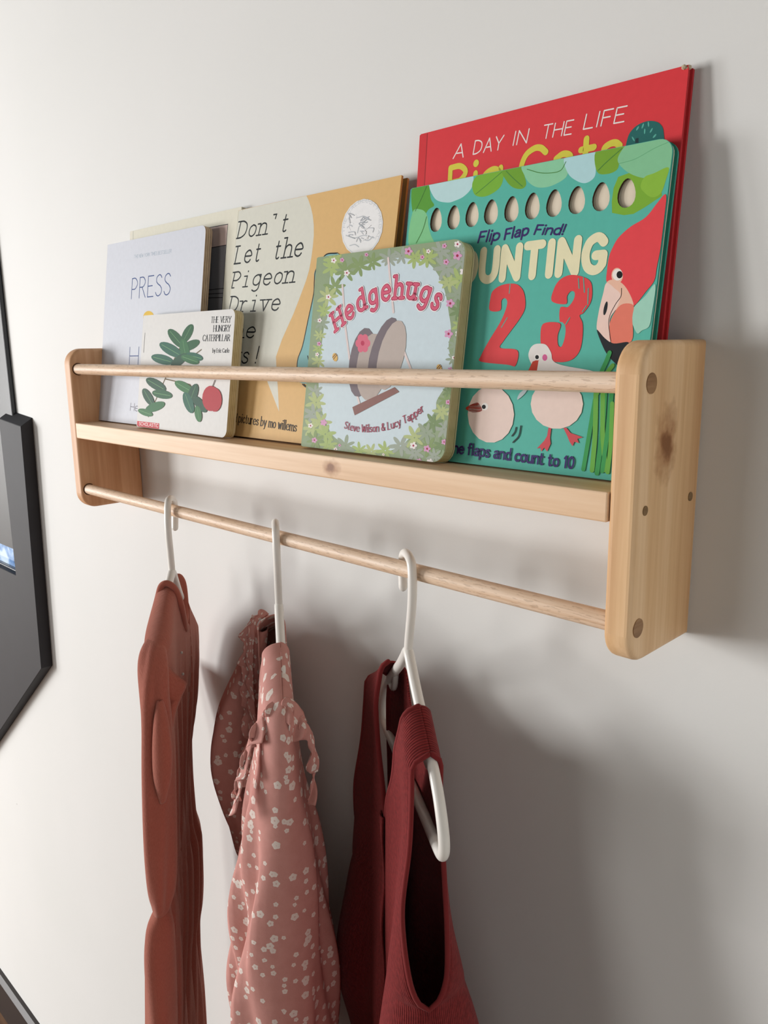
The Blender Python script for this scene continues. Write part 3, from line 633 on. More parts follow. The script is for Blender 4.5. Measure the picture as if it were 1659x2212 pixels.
['e','9aa892',[167.3,81.5],[-2.5,1.8],[-0.8,-0.7]],
['e','9aa892',[166,79.2],[-3.8,-0.2],[0.2,-1]],
['e','8aa06c',[30.4,145.6],[3,4.1],[-2.5,1]],
['e','8aa06c',[23.8,146.3],[-2.8,4.8],[-2.4,-0.3]],
['e','8aa06c',[18.6,142.7],[-7.7,1.6],[-0.4,-1.7]],
['e','8aa06c',[20.8,137.9],[-5.6,-2.8],[1.9,-1.5]],
['e','8aa06c',[26.4,136.1],[-0.5,-4.4],[2.5,-0.4]],
['e','8aa06c',[32.4,137.1],[4.8,-3.5],[1.6,0.9]],
['e','8aa06c',[34.4,141.7],[6.5,0.6],[-0.8,1.6]],
['e','b4c187',[26.2,133.5],[6.6,0.2],[-0.5,1.6]],
['e','b4c187',[23.8,137.1],[4.6,3.4],[-2.1,1.3]],
['e','b4c187',[17.2,138.3],[-1.4,4.5],[-2.4,0]],
['e','b4c187',[12.6,136.5],[-5.6,2.9],[-1.3,-1.1]],
['e','b4c187',[11.4,131.6],[-6.7,-1.6],[1.3,-1.7]],
['e','b4c187',[17.5,128.7],[-1.1,-4.3],[2.4,-0.5]],
['e','b4c187',[24.8,129.3],[5.4,-3.6],[1.7,1.1]],
['e','a9bd78',[14.8,165.8],[-6.8,0.3],[0.3,-1.6]],
['e','a9bd78',[19.2,162.2],[-2.6,-2.9],[1.9,-0.8]],
['e','a9bd78',[25.5,160.8],[3,-4.1],[2.1,0.4]],
['e','a9bd78',[28.6,163.6],[5.8,-1.6],[0.5,1.3]],
['e','a9bd78',[27.6,167.2],[4.7,1.6],[-1.3,1.3]],
['e','a9bd78',[22.6,169.2],[0.4,3.4],[-1.9,0.4]],
['e','a9bd78',[17.4,168.4],[-4.4,2.7],[-1.1,-0.8]],
['e','a9bd78',[21.8,119.2],[5.6,-1.9],[0.8,1.2]],
['e','a9bd78',[20.3,123.4],[4.3,1.9],[-1.3,1.1]],
['e','a9bd78',[14.8,125],[-0.6,3.4],[-1.8,0]],
['e','a9bd78',[11.2,124],[-3.9,2.5],[-1.2,-0.8]],
['e','a9bd78',[10.1,121.6],[-5.1,0.4],[0,-1.1]],
['e','a9bd78',[12.6,118.5],[-2.8,-2.5],[1.5,-0.8]],
['e','a9bd78',[17.2,116.7],[1.5,-4],[2.2,0.2]],
['e','9aa892',[9,108.7],[-3.5,-2.2],[1.4,-0.9]],
['e','9aa892',[12.8,107.1],[-0.2,-3.5],[2,-0.1]],
['e','9aa892',[17.9,107.9],[4.5,-2.8],[1.4,0.9]],
['e','9aa892',[18.9,111.2],[5.3,0.1],[-0.3,1.2]],
['e','9aa892',[16.6,114.5],[3.2,3],[-1.9,0.9]],
['e','9aa892',[10.6,114.9],[-2.1,3.4],[-1.8,-0.4]],
['e','9aa892',[7.2,112.5],[-5.3,1.4],[-0.5,-1.1]],
['e','b4c187',[16.7,100.6],[4.1,0.8],[-0.6,1]],
['e','b4c187',[13.2,102.4],[1,2.4],[-1.4,0.3]],
['e','b4c187',[8.5,102.2],[-3.2,2.3],[-1.1,-0.6]],
['e','b4c187',[7.6,100.1],[-4,0.3],[0,-0.9]],
['e','b4c187',[9.6,97.9],[-2.3,-1.7],[1,-0.6]],
['e','b4c187',[13.6,97.2],[1.3,-2.2],[1.2,0.3]],
['e','b4c187',[16.1,98.7],[3.6,-0.9],[0.3,0.8]],
['e','a9bd78',[14.6,90.1],[2.4,1.6],[-0.9,0.6]],
['e','a9bd78',[11.8,90.9],[-0.1,2.3],[-1.3,0.1]],
['e','a9bd78',[7.7,89.8],[-3.8,1.3],[-0.6,-0.9]],
['e','a9bd78',[8,87.3],[-3.7,-1],[0.6,-0.9]],
['e','a9bd78',[10.7,85.3],[-1.1,-2.7],[1.6,-0.3]],
['e','a9bd78',[14.8,85.7],[2.5,-2.4],[1.2,0.5]],
['e','a9bd78',[16.1,87.6],[3.7,-0.7],[0.3,0.8]],
['e','b4c187',[8.8,75.5],[-4.2,-1.2],[0.8,-1]],
['e','b4c187',[14,73.8],[0.4,-2.9],[1.5,0]],
['e','b4c187',[17.9,74.4],[4,-2.2],[1.1,0.9]],
['e','b4c187',[18,77.3],[3.9,0.3],[-0.3,0.9]],
['e','b4c187',[15.7,79.6],[2,2.3],[-1.4,0.5]],
['e','b4c187',[11,80.1],[-2.4,2.8],[-1.6,-0.5]],
['e','b4c187',[8.2,78.5],[-4.8,1.5],[-0.7,-1]],
['e','a3ad9f',[15.7,47.2],[3,-2.3],[1.2,0.7]],
['e','a3ad9f',[17.7,49.1],[4.8,-0.6],[0.3,1.1]],
['e','a3ad9f',[17.3,52.3],[4.4,2.2],[-1.3,1]],
['e','a3ad9f',[12.4,53.3],[0.1,3.2],[-1.8,0.1]],
['e','a3ad9f',[6.8,52.1],[-5,2.1],[-1.1,-1.1]],
['e','a3ad9f',[7.6,48.3],[-4.2,-1.4],[0.8,-1]],
['e','a3ad9f',[9.5,46.6],[-2.4,-3],[1.7,-0.6]],
['e','b4c187',[12.7,35.7],[-2.2,-4.3],[2.4,-0.5]],
['e','b4c187',[19.9,36.6],[4.2,-3.5],[1.9,0.9]],
['e','b4c187',[22.2,40],[6.2,-0.4],[0.1,1.5]],
['e','b4c187',[19.9,44.7],[4.3,3.7],[-2.1,1]],
['e','b4c187',[12.2,45.4],[-2.7,4.4],[-2.4,-0.6]],
['e','b4c187',[9.3,43],[-5.4,2.3],[-1.2,-1.2]],
['e','b4c187',[7.4,38.5],[-7.1,-1.7],[1,-1.6]],
['e','a3ad9f',[21.4,28.5],[7.3,-1.2],[0.7,1.7]],
['e','a3ad9f',[19,33],[5.1,2.8],[-1.6,1.2]],
['e','a3ad9f',[11.7,34.8],[-1.5,4.4],[-2.5,-0.3]],
['e','a3ad9f',[5.1,32.1],[-7.5,2],[-1.1,-1.7]],
['e','a3ad9f',[6,28],[-6.8,-1.7],[0.9,-1.5]],
['e','a3ad9f',[9.7,25.2],[-3.2,-4.2],[2.4,-0.7]],
['e','a3ad9f',[16.4,25.1],[2.8,-4.4],[2.4,0.6]],
['e','b4c187',[20.1,28.1],[-3.4,4.5],[-2.5,-0.8]],
['e','b4c187',[16.2,24.2],[-7,1],[-0.5,-1.6]],
['e','b4c187',[17.7,21],[-5.6,-2],[1.1,-1.3]],
['e','b4c187',[24.4,17.4],[0.4,-5.1],[2.8,0.1]],
['e','b4c187',[29.5,19.1],[5,-3.7],[2,1.1]],
['e','b4c187',[32,23.7],[7.1,0.4],[-0.3,1.6]],
['e','b4c187',[27,27.6],[2.8,4],[-2.2,0.7]],
['e','b4c187',[13.3,21.4],[1.5,3.8],[-2.1,0.3]],
['e','b4c187',[6.8,21],[-4.5,3.5],[-2,-1]],
['e','b4c187',[3.9,16.6],[-7.1,-0.6],[0.3,-1.6]],
['e','b4c187',[7.7,13.3],[-3.7,-3.5],[1.9,-0.8]],
['e','b4c187',[14.9,12.4],[2.9,-4.3],[2.4,0.7]],
['e','b4c187',[19,15.3],[6.5,-1.6],[1,1.5]],
['e','b4c187',[17.5,19.8],[5.1,2.4],[-1.3,1.2]],
['e','a9bd78',[37.3,10.6],[5.2,-2.2],[1.3,1.3]],
['e','a9bd78',[39,14.4],[6.6,1.1],[-0.6,1.6]],
['e','a9bd78',[33.1,17.8],[1.4,4.1],[-2.2,0.3]],
['e','a9bd78',[28.2,18.3],[-3.1,4.6],[-2.5,-0.7]],
['e','a9bd78',[23.2,14.9],[-7.7,1.6],[-0.9,-1.7]],
['e','a9bd78',[25.1,10],[-5.8,-2.9],[1.6,-1.3]],
['e','a9bd78',[32.3,7.6],[0.6,-5.1],[2.7,0.1]],
['e','8aa06c',[15.8,2.3],[-2.1,-4.3],[2.3,-0.4]],
['e','8aa06c',[21.5,2.9],[3.2,-3.6],[2.1,0.8]],
['e','8aa06c',[25,6.4],[6.3,-0.5],[0.4,1.5]],
['e','8aa06c',[23.9,9.5],[5.4,2.2],[-1.1,1.2]],
['e','8aa06c',[18,11.8],[0,4.2],[-2.3,-0.1]],
['e','8aa06c',[11.9,9.8],[-5.5,2.6],[-1.4,-1.3]],
['e','8aa06c',[12,5.6],[-5.5,-1.3],[0.6,-1.2]],
['e','a9bd78',[43.3,5.4],[5.2,0.9],[-0.5,1.2]],
['e','a9bd78',[38.4,9.1],[0.8,4.4],[-2.3,0.2]],
['e','a9bd78',[33.6,7.5],[-3.5,2.9],[-1.6,-0.9]],
['e','a9bd78',[30.5,3.8],[-6.3,-0.4],[0.2,-1.4]],
['e','a9bd78',[32.5,0.7],[-4.5,-3.3],[1.7,-1]],
['e','a9bd78',[39,0.2],[1.4,-3.7],[2,0.4]],
['e','a9bd78',[43.2,2.3],[5.1,-1.8],[1,1.2]],
['e','9aa892',[53,8.1],[-5.2,2.8],[-1.5,-1.3]],
['e','9aa892',[52.8,4],[-5.4,-0.9],[0.4,-1.3]],
['e','9aa892',[54.7,1.5],[-3.6,-3.1],[1.6,-0.9]],
['e','9aa892',[60.4,0.3],[1.5,-4.1],[2.2,0.4]],
['e','9aa892',[65.1,2.9],[5.6,-1.8],[1,1.4]],
['e','9aa892',[64.7,7.1],[5.2,1.9],[-1,1.2]],
['e','9aa892',[59.4,10.1],[0.5,4.6],[-2.4,0.1]],
['e','a9bd78',[82.5,2.3],[5,-0.1],[0,1.2]],
['e','a9bd78',[80.4,4.9],[3.2,2.2],[-1.1,0.7]],
['e','a9bd78',[75.6,6.3],[-1,3.5],[-1.8,-0.3]],
['e','a9bd78',[71.8,4],[-4.7,1.5],[-0.9,-1.1]],
['e','a9bd78',[71.8,-0.3],[-4.6,-2.5],[1.2,-1.1]],
['e','a9bd78',[76.3,-1.8],[-0.5,-3.8],[1.9,-0.1]],
['e','a9bd78',[80.3,-1.2],[3.1,-3.2],[1.7,0.7]],
['e','b4c187',[85.8,3.1],[-4.9,0.6],[-0.4,-1.2]],
['e','b4c187',[87.2,0.5],[-3.6,-1.9],[0.9,-0.9]],
['e','b4c187',[92.1,-1.4],[0.9,-3.6],[1.8,0.2]],
['e','b4c187',[95,0.5],[3.5,-1.7],[0.9,0.9]],
['e','b4c187',[96.4,3.4],[4.8,0.8],[-0.3,1.2]],
['e','b4c187',[92.5,6.2],[1.2,3.3],[-1.7,0.3]],
['e','b4c187',[87.7,5.5],[-3,2.7],[-1.4,-0.8]],
['e','a9bd78',[110.2,1.5],[2.5,-3],[1.5,0.7]],
['e','a9bd78',[113.1,4],[5.2,-0.8],[0.4,1.3]],
['e','a9bd78',[111.1,7.6],[3.3,2.5],[-1.3,0.8]],
['e','a9bd78',[106.2,8.9],[-1,3.8],[-1.8,-0.2]],
['e','a9bd78',[102.6,7.3],[-4.3,2.3],[-1.1,-1.1]],
['e','a9bd78',[101.4,3.6],[-5.3,-1.2],[0.6,-1.4]],
['e','a9bd78',[105.7,1],[-1.5,-3.4],[1.7,-0.3]],
['e','a3ad9f',[119.5,13.4],[-4.1,3.1],[-1.6,-1.1]],
['e','a3ad9f',[116.8,9],[-6.5,-0.9],[0.5,-1.7]],
['e','a3ad9f',[119.7,6.6],[-3.8,-3],[1.5,-0.9]],
['e','a3ad9f',[125.5,5.4],[1.4,-4.1],[2,0.4]],
['e','a3ad9f',[130.1,7.6],[5.5,-2.2],[1.1,1.4]],
['e','a3ad9f',[130,11.5],[5.4,1.4],[-0.7,1.4]],
['e','a3ad9f',[126.6,14.7],[2.3,4.3],[-2.1,0.6]],
['e','b4c187',[140.8,22.2],[2.1,4.2],[-2.1,0.6]],
['e','b4c187',[134.7,22.2],[-3.3,4.3],[-2,-0.8]],
['e','b4c187',[131.9,17.7],[-5.9,0.1],[0,-1.5]],
['e','b4c187',[134.6,13.2],[-3.4,-4],[2,-0.9]],
['e','b4c187',[138.5,12.2],[0.2,-4.8],[2.4,0.1]],
['e','b4c187',[143.4,15],[4.4,-2.4],[1.1,1.1]],
['e','b4c187',[144.1,19.5],[5.1,1.7],[-0.8,1.4]],
['e','9aa892',[151.2,26.3],[0.9,3.8],[-1.8,0.3]],
['e','9aa892',[145.4,25.7],[-4.5,3.2],[-1.6,-1.2]],
['e','9aa892',[144.6,21.3],[-5.2,-0.7],[0.3,-1.3]],
['e','9aa892',[147,19],[-3,-2.9],[1.4,-0.8]],
['e','9aa892',[152,17.3],[1.6,-4.2],[2.1,0.4]],
['e','9aa892',[155.4,20.9],[4.6,-1.1],[0.5,1.2]],
['e','9aa892',[155.1,23.8],[4.4,1.5],[-0.7,1.2]],
['e','7d9468',[157.5,26],[0.8,-3.4],[1.6,0.2]],
['e','7d9468',[161.5,28.7],[4.4,-1],[0.4,1.1]],
['e','7d9468',[161.8,31.6],[4.8,1.5],[-0.7,1.2]],
['e','7d9468',[156.8,33.5],[0.1,3.3],[-1.6,0.1]],
['e','7d9468',[153,33.6],[-3.3,3.4],[-1.6,-0.8]],
['e','7d9468',[151.1,28.9],[-5,-0.9],[0.4,-1.3]],
['e','7d9468',[153.8,26.7],[-2.5,-2.7],[1.3,-0.6]],
['e','b4c187',[161.1,35.9],[-2.4,-3.1],[1.4,-0.7]],
['e','b4c187',[165.2,35.5],[1.4,-3.4],[1.6,0.3]],
['e','b4c187',[168,38],[3.8,-1],[0.4,1.1]],
['e','b4c187',[167.7,40.7],[3.6,1.3],[-0.7,1]],
['e','b4c187',[165.3,43],[1.5,3.4],[-1.6,0.5]],
['e','b4c187',[160.7,42.2],[-2.7,2.7],[-1.2,-0.7]],
['e','b4c187',[158.5,39.5],[-4.7,0.2],[-0.1,-1.3]],
['e','8aa06c',[163.4,46.3],[-3.4,-1.8],[1,-1]],
['e','8aa06c',[166.2,45.4],[-0.9,-2.7],[1.3,-0.3]],
['e','8aa06c',[170.4,45.5],[2.8,-2.5],[1.1,0.7]],
['e','8aa06c',[171.8,48.9],[4,0.6],[-0.4,1.1]],
['e','8aa06c',[168.8,51.2],[1.4,2.5],[-1.3,0.4]],
['e','8aa06c',[165.9,51.6],[-1.2,3],[-1.4,-0.2]],
['e','8aa06c',[162.7,49],[-4.1,0.7],[-0.2,-1]],
['e','7d9468',[171.6,54.7],[2.6,0.1],[-0.1,0.7]],
['e','7d9468',[170.7,56.8],[1.8,2.1],[-1,0.6]],
['e','7d9468',[168,57.1],[-0.7,2.3],[-1.1,-0.1]],
['e','7d9468',[165.5,55.6],[-2.9,1],[-0.4,-0.7]],
['e','7d9468',[165.6,53.2],[-2.8,-1.3],[0.7,-0.8]],
['e','7d9468',[167.8,52.4],[-0.7,-1.9],[1,-0.2]],
['e','7d9468',[171.5,52.7],[2.5,-1.7],[0.7,0.6]],
['e','a3ad9f',[168.7,29.8],[0.7,3.4],[-1.7,0.2]],
['e','a3ad9f',[164.2,29.3],[-3.2,3.1],[-1.4,-0.8]],
['e','a3ad9f',[161.9,26.1],[-5.5,0.1],[-0.1,-1.5]],
['e','a3ad9f',[165.2,22.6],[-2.3,-3.1],[1.5,-0.7]],
['e','a3ad9f',[169.7,22.4],[1.6,-3.1],[1.5,0.5]],
['e','a3ad9f',[173,23.4],[4.6,-2.2],[1,1.3]],
['e','a3ad9f',[172.4,27],[4,0.9],[-0.5,1.1]],
['e','8aa06c',[158.7,9],[4,-2.1],[1,1.1]],
['e','8aa06c',[159.6,12.9],[4.9,1.4],[-0.6,1.3]],
['e','8aa06c',[156.5,15.4],[2.2,3.6],[-1.7,0.6]],
['e','8aa06c',[151.1,15.9],[-2.8,4.1],[-1.9,-0.7]],
['e','8aa06c',[148.3,12.6],[-5.3,1.2],[-0.6,-1.4]],
['e','8aa06c',[149.6,9.2],[-4.1,-2],[1,-1.1]],
['e','8aa06c',[153.2,7],[-0.8,-3.9],[1.9,-0.2]],
['e','7d9468',[172.5,13.5],[4.7,0.1],[-0.1,1.3]],
['e','7d9468',[170.3,16.8],[2.9,3.2],[-1.4,0.8]],
['e','7d9468',[166.1,16.9],[-0.9,3.2],[-1.5,-0.2]],
['e','7d9468',[163,14.5],[-3.8,1],[-0.5,-1.1]],
['e','7d9468',[162.3,11.6],[-4.5,-1.6],[0.7,-1.2]],
['e','7d9468',[166.3,9.6],[-0.8,-3.4],[1.6,-0.3]],
['e','7d9468',[170.8,10.8],[3.3,-2.2],[1.1,0.9]],
['e','a3ad9f',[144.5,7.7],[4,1.9],[-0.9,1.1]],
['e','a3ad9f',[140,9.8],[0,3.8],[-1.8,0]],
['e','a3ad9f',[136.7,8.2],[-2.9,2.4],[-1.1,-0.8]],
['e','a3ad9f',[134.7,5.3],[-4.8,-0.3],[0.1,-1.3]],
['e','a3ad9f',[137,1.8],[-2.7,-3.4],[1.6,-0.7]],
['e','a3ad9f',[141.9,2.1],[1.7,-3.2],[1.6,0.4]],
['e','a3ad9f',[145.4,4.3],[4.8,-1.2],[0.6,1.3]],
['e','a3ad9f',[164,7.4],[2.7,2.5],[-1.1,0.7]],
['e','a3ad9f',[160.1,8],[-1,3.1],[-1.5,-0.2]],
['e','a3ad9f',[157.5,6.3],[-3.2,1.4],[-0.7,-0.9]],
['e','a3ad9f',[156.7,3.4],[-4,-1.2],[0.5,-1.1]],
['e','a3ad9f',[159.5,1.6],[-1.5,-2.8],[1.3,-0.4]],
['e','a3ad9f',[163.5,2.2],[2.1,-2.1],[1,0.6]],
['e','a3ad9f',[164.8,4],[3.2,-0.6],[0.3,0.9]],
['e','a3ad9f',[49.8,-3.6],[2.1,-2.2],[1.2,0.6]],
['e','a3ad9f',[51.5,-1.3],[3.6,-0.1],[0.1,0.9]],
['e','a3ad9f',[51.1,1.1],[3.3,1.9],[-1,0.7]],
['e','a3ad9f',[47.5,1.8],[0,2.7],[-1.4,0]],
['e','a3ad9f',[43.9,0.5],[-3.2,1.4],[-0.8,-0.8]],
['e','a3ad9f',[43.1,-2.4],[-4,-1.1],[0.6,-0.9]],
['e','a3ad9f',[45.6,-3.6],[-1.8,-2.3],[1.1,-0.4]],
['f'],
['e','efe9e6',[24.4,164.5],[1.8,-0.2],[-0.2,0.9]],
['e','efe9e6',[22.8,165.9],[0.4,1.1],[-1.4,0.4]],
['e','efe9e6',[20.5,165.6],[-1.6,0.8],[-0.7,-0.7]],
['e','efe9e6',[20.7,164],[-1.4,-0.6],[1,-0.8]],
['e','efe9e6',[23.1,163.3],[0.8,-1.2],[1.4,0.2]],
['e','a82a4e',[22.3,164.7],[1,-0.1],[-0.1,0.7]],
['e','d9a3c6',[35,163.9],[1.5,-0.1],[-0.1,0.8]],
['e','d9a3c6',[33.8,165],[0.3,1],[-1.2,0.4]],
['e','d9a3c6',[32,164.8],[-1.3,0.7],[-0.6,-0.6]],
['e','d9a3c6',[32.1,163.5],[-1.1,-0.5],[0.8,-0.6]],
['e','d9a3c6',[34,163],[0.6,-1],[1.1,0.1]],
['e','a82a4e',[33.4,164.1],[0.8,-0.1],[-0.1,0.6]],
['e','efe9e6',[43.1,152.4],[2,-0.1],[-0.1,1]],
['e','efe9e6',[41.4,153.9],[0.5,1.2],[-1.5,0.4]],
['e','efe9e6',[39.1,153.5],[-1.8,0.9],[-0.8,-0.7]],
['e','efe9e6',[39.3,151.8],[-1.5,-0.6],[1,-0.8]],
['e','efe9e6',[41.8,151.2],[0.8,-1.3],[1.4,0.2]],
['e','a82a4e',[40.9,152.6],[1.1,-0.1],[-0.1,0.8]],
['e','efe9e6',[21.6,133.2],[1.9,-0.1],[-0.2,0.9]],
['e','efe9e6',[20,134.6],[0.4,1.1],[-1.5,0.3]],
['e','efe9e6',[17.7,134.2],[-1.6,0.8],[-0.8,-0.7]],
['e','efe9e6',[17.9,132.6],[-1.4,-0.7],[1,-0.8]],
['e','efe9e6',[20.3,132],[0.8,-1.2],[1.4,0.2]],
['e','a82a4e',[19.5,133.3],[1,-0.1],[-0.1,0.8]],
['e','d9a3c6',[114.6,164.3],[2.3,-0.2],[-0.2,1.2]],
['e','d9a3c6',[112.7,166.1],[0.5,1.5],[-1.7,0.6]],
['e','d9a3c6',[110,165.7],[-2,1.2],[-0.9,-0.9]],
['e','d9a3c6',[110.2,163.6],[-1.7,-0.8],[1.2,-1.1]],
['e','d9a3c6',[113.1,162.8],[0.9,-1.7],[1.6,0.2]],
['e','a82a4e',[112.1,164.5],[1.3,-0.1],[-0.1,1]],
['e','efe9e6',[135,162.5],[1.2,-0.1],[-0.1,0.7]],
['e','efe9e6',[134,163.5],[0.2,0.8],[-0.9,0.3]],
['e','efe9e6',[132.5,163.3],[-1,0.6],[-0.5,-0.5]],
['e','efe9e6',[132.7,162.1],[-1,-0.4],[0.6,-0.6]],
['e','efe9e6',[134.2,161.6],[0.5,-0.9],[0.9,0.2]],
['e','a82a4e',[133.7,162.6],[0.6,-0.1],[-0.1,0.5]],
['e','d9a3c6',[129.2,158.5],[1.2,-0.1],[-0.1,0.7]],
['e','d9a3c6',[128.1,159.5],[0.3,0.8],[-0.9,0.3]],
['e','d9a3c6',[126.6,159.3],[-1.1,0.6],[-0.5,-0.5]],
['e','d9a3c6',[126.8,158.1],[-1,-0.4],[0.6,-0.6]],
['e','d9a3c6',[128.3,157.6],[0.5,-0.8],[0.9,0.2]],
['e','a82a4e',[127.8,158.6],[0.7,0],[-0.1,0.6]],
['e','d9a3c6',[166.3,156.4],[2.3,-0.2],[-0.1,1.3]],
['e','d9a3c6',[164.4,158.4],[0.5,1.5],[-1.7,0.5]],
['e','d9a3c6',[161.7,157.9],[-2,1.2],[-0.9,-1]],
['e','d9a3c6',[162,155.7],[-1.8,-0.9],[1.1,-1.2]],
['e','d9a3c6',[164.9,154.8],[0.9,-1.7],[1.6,0.2]],
['e','a82a4e',[163.8,156.6],[1.3,-0.1],[-0.1,1.1]],
['e','d9a3c6',[154.9,152.7],[1.6,-0.2],[-0.1,0.9]],
['e','d9a3c6',[153.6,154],[0.3,1],[-1.2,0.3]],
['e','d9a3c6',[151.7,153.7],[-1.3,0.8],[-0.6,-0.7]],
['e','d9a3c6',[151.9,152.2],[-1.1,-0.6],[0.8,-0.8]],
['e','d9a3c6',[153.9,151.5],[0.6,-1.1],[1.1,0.2]],
['e','a82a4e',[153.2,152.8],[0.9,-0.1],[-0.1,0.7]],
['e','efe9e6',[173.5,144.1],[1.8,-0.2],[-0.2,1]],
['e','efe9e6',[171.9,145.6],[0.4,1.4],[-1.4,0.5]],
['e','efe9e6',[169.6,145.2],[-1.6,1],[-0.7,-0.8]],
['e','efe9e6',[169.9,143.4],[-1.4,-0.7],[1,-0.9]],
['e','efe9e6',[172.3,142.7],[0.7,-1.4],[1.3,0.2]],
['e','a82a4e',[171.4,144.2],[1.1,-0.1],[-0.1,0.9]],
['e','d9a3c6',[176.4,128.7],[1.3,-0.1],[-0.2,0.8]],
['e','d9a3c6',[175.2,129.8],[0.3,1],[-1.1,0.3]],
['e','d9a3c6',[173.6,129.5],[-1.2,0.7],[-0.6,-0.6]],
['e','d9a3c6',[173.7,128.1],[-1,-0.5],[0.7,-0.7]],
['e','d9a3c6',[175.5,127.6],[0.5,-1],[0.9,0.2]],
['e','a82a4e',[174.9,128.7],[0.7,0],[-0.1,0.7]],
['e','d9a3c6',[163.8,121.2],[2.2,-0.1],[-0.2,1.3]],
['e','d9a3c6',[161.9,123],[0.5,1.5],[-1.6,0.5]],
['e','d9a3c6',[159.3,122.5],[-1.9,1],[-0.8,-1]],
['e','d9a3c6',[159.6,120.3],[-1.6,-0.9],[1.1,-1]],
['e','d9a3c6',[162.4,119.6],[0.9,-1.6],[1.5,0.3]],
['e','a82a4e',[161.4,121.3],[1.2,0],[-0.1,1]],
['e','d9a3c6',[165.2,98.3],[2.2,0],[-0.1,1.3]],
['e','d9a3c6',[163.4,100.1],[0.4,1.5],[-1.7,0.4]],
['e','d9a3c6',[160.8,99.5],[-1.9,1],[-0.9,-1]],
['e','d9a3c6',[161.1,97.4],[-1.7,-1],[1.1,-1.1]],
['e','d9a3c6',[163.8,96.7],[0.9,-1.6],[1.6,0.3]],
['e','a82a4e',[162.9,98.4],[1.1,0],[-0.2,1]],
['e','efe9e6',[174.9,98.2],[1.7,-0.1],[-0.2,1]],
['e','efe9e6',[173.3,99.6],[0.4,1.2],[-1.3,0.3]],
['e','efe9e6',[171.3,99.1],[-1.6,0.8],[-0.7,-0.8]],
['e','efe9e6',[171.5,97.4],[-1.3,-0.8],[0.9,-0.9]],
['e','efe9e6',[173.7,96.8],[0.7,-1.3],[1.2,0.3]],
['e','a82a4e',[172.9,98.2],[1,0],[-0.1,0.8]],
['e','d9a3c6',[14.1,92.5],[1.6,-0.1],[-0.1,0.7]],
['e','d9a3c6',[12.8,93.5],[0.4,1],[-1.2,0.3]],
['e','d9a3c6',[10.9,93.2],[-1.4,0.6],[-0.6,-0.7]],
['e','d9a3c6',[11.1,91.8],[-1.2,-0.6],[0.8,-0.6]],
['e','d9a3c6',[13.1,91.4],[0.6,-1],[1.1,0.2]],
['e','a82a4e',[12.4,92.5],[0.9,0],[-0.1,0.6]],
['e','efe9e6',[12,113.1],[1.6,0],[-0.1,0.8]],
['e','efe9e6',[10.7,114.2],[0.3,1],[-1.2,0.3]],
['e','efe9e6',[8.8,113.9],[-1.4,0.6],[-0.6,-0.6]],
['e','efe9e6',[9,112.6],[-1.2,-0.6],[0.8,-0.7]],
['e','efe9e6',[11,112.1],[0.6,-1],[1.1,0.2]],
['e','a82a4e',[10.3,113.2],[0.9,0],[-0.1,0.6]],
['e','efe9e6',[12.6,83.2],[1.4,-0.1],[-0.1,0.6]],
['e','efe9e6',[11.4,84.1],[0.3,0.9],[-1,0.2]],
['e','efe9e6',[9.7,83.7],[-1.2,0.6],[-0.5,-0.5]],
['e','efe9e6',[9.9,82.6],[-1.1,-0.6],[0.7,-0.6]],
['e','efe9e6',[11.7,82.2],[0.5,-0.9],[1,0.2]],
['e','a82a4e',[11.1,83.2],[0.7,0],[-0.1,0.5]],
['e','efe9e6',[171.6,80.4],[1,0],[-0.1,0.6]],
['e','efe9e6',[170.7,81.2],[0.2,0.8],[-0.7,0.2]],
['e','efe9e6',[169.5,80.9],[-0.9,0.5],[-0.4,-0.5]],
['e','efe9e6',[169.7,79.9],[-0.8,-0.4],[0.5,-0.4]],
['e','efe9e6',[170.9,79.6],[0.4,-0.7],[0.7,0.2]],
['e','a82a4e',[170.5,80.4],[0.5,0],[-0.1,0.5]],
['e','d9a3c6',[169.6,71.4],[1.3,0],[-0.1,0.8]],
['e','d9a3c6',[168.5,72.4],[0.3,1],[-1,0.2]],
['e','d9a3c6',[167,72],[-1.1,0.6],[-0.5,-0.6]],
['e','d9a3c6',[167.2,70.8],[-1,-0.6],[0.6,-0.6]],
['e','d9a3c6',[168.8,70.4],[0.5,-0.9],[0.9,0.3]],
['e','a82a4e',[168.2,71.4],[0.7,0],[-0.1,0.6]],
['e','d9a3c6',[30.3,23.3],[2.2,0.1],[-0.1,1.1]],
['e','d9a3c6',[28.4,24.7],[0.5,1.5],[-1.7,0.3]],
['e','d9a3c6',[25.7,24],[-1.9,0.7],[-0.8,-1]],
['e','d9a3c6',[26,22.1],[-1.7,-1],[1.1,-0.9]],
['e','d9a3c6',[28.8,21.7],[0.9,-1.4],[1.6,0.4]],
['e','a82a4e',[27.9,23.1],[1.2,0.1],[-0.2,1]],
['e','efe9e6',[12.1,19.5],[1.8,0.1],[-0.1,0.9]],
['e','efe9e6',[10.6,20.6],[0.4,1.1],[-1.4,0.2]],
['e','efe9e6',[8.4,20],[-1.5,0.6],[-0.7,-0.7]],
['e','efe9e6',[8.6,18.5],[-1.3,-0.7],[0.9,-0.6]],
['e','efe9e6',[10.9,18.2],[0.7,-1],[1.2,0.4]],
['e','a82a4e',[10.1,19.4],[1,0],[-0.1,0.7]],
['e','d9a3c6',[19.3,6.9],[2,0.1],[-0.1,1]],
['e','d9a3c6',[17.7,8.1],[0.4,1.3],[-1.5,0.2]],
['e','d9a3c6',[15.4,7.4],[-1.7,0.7],[-0.8,-0.8]],
['e','d9a3c6',[15.6,5.8],[-1.5,-0.8],[1,-0.7]],
['e','d9a3c6',[18,5.5],[0.8,-1.2],[1.4,0.4]],
['e','a82a4e',[17.2,6.8],[1.1,0],[-0.1,0.7]],
['e','d9a3c6',[52.4,4.9],[1,0.1],[-0.1,0.5]],
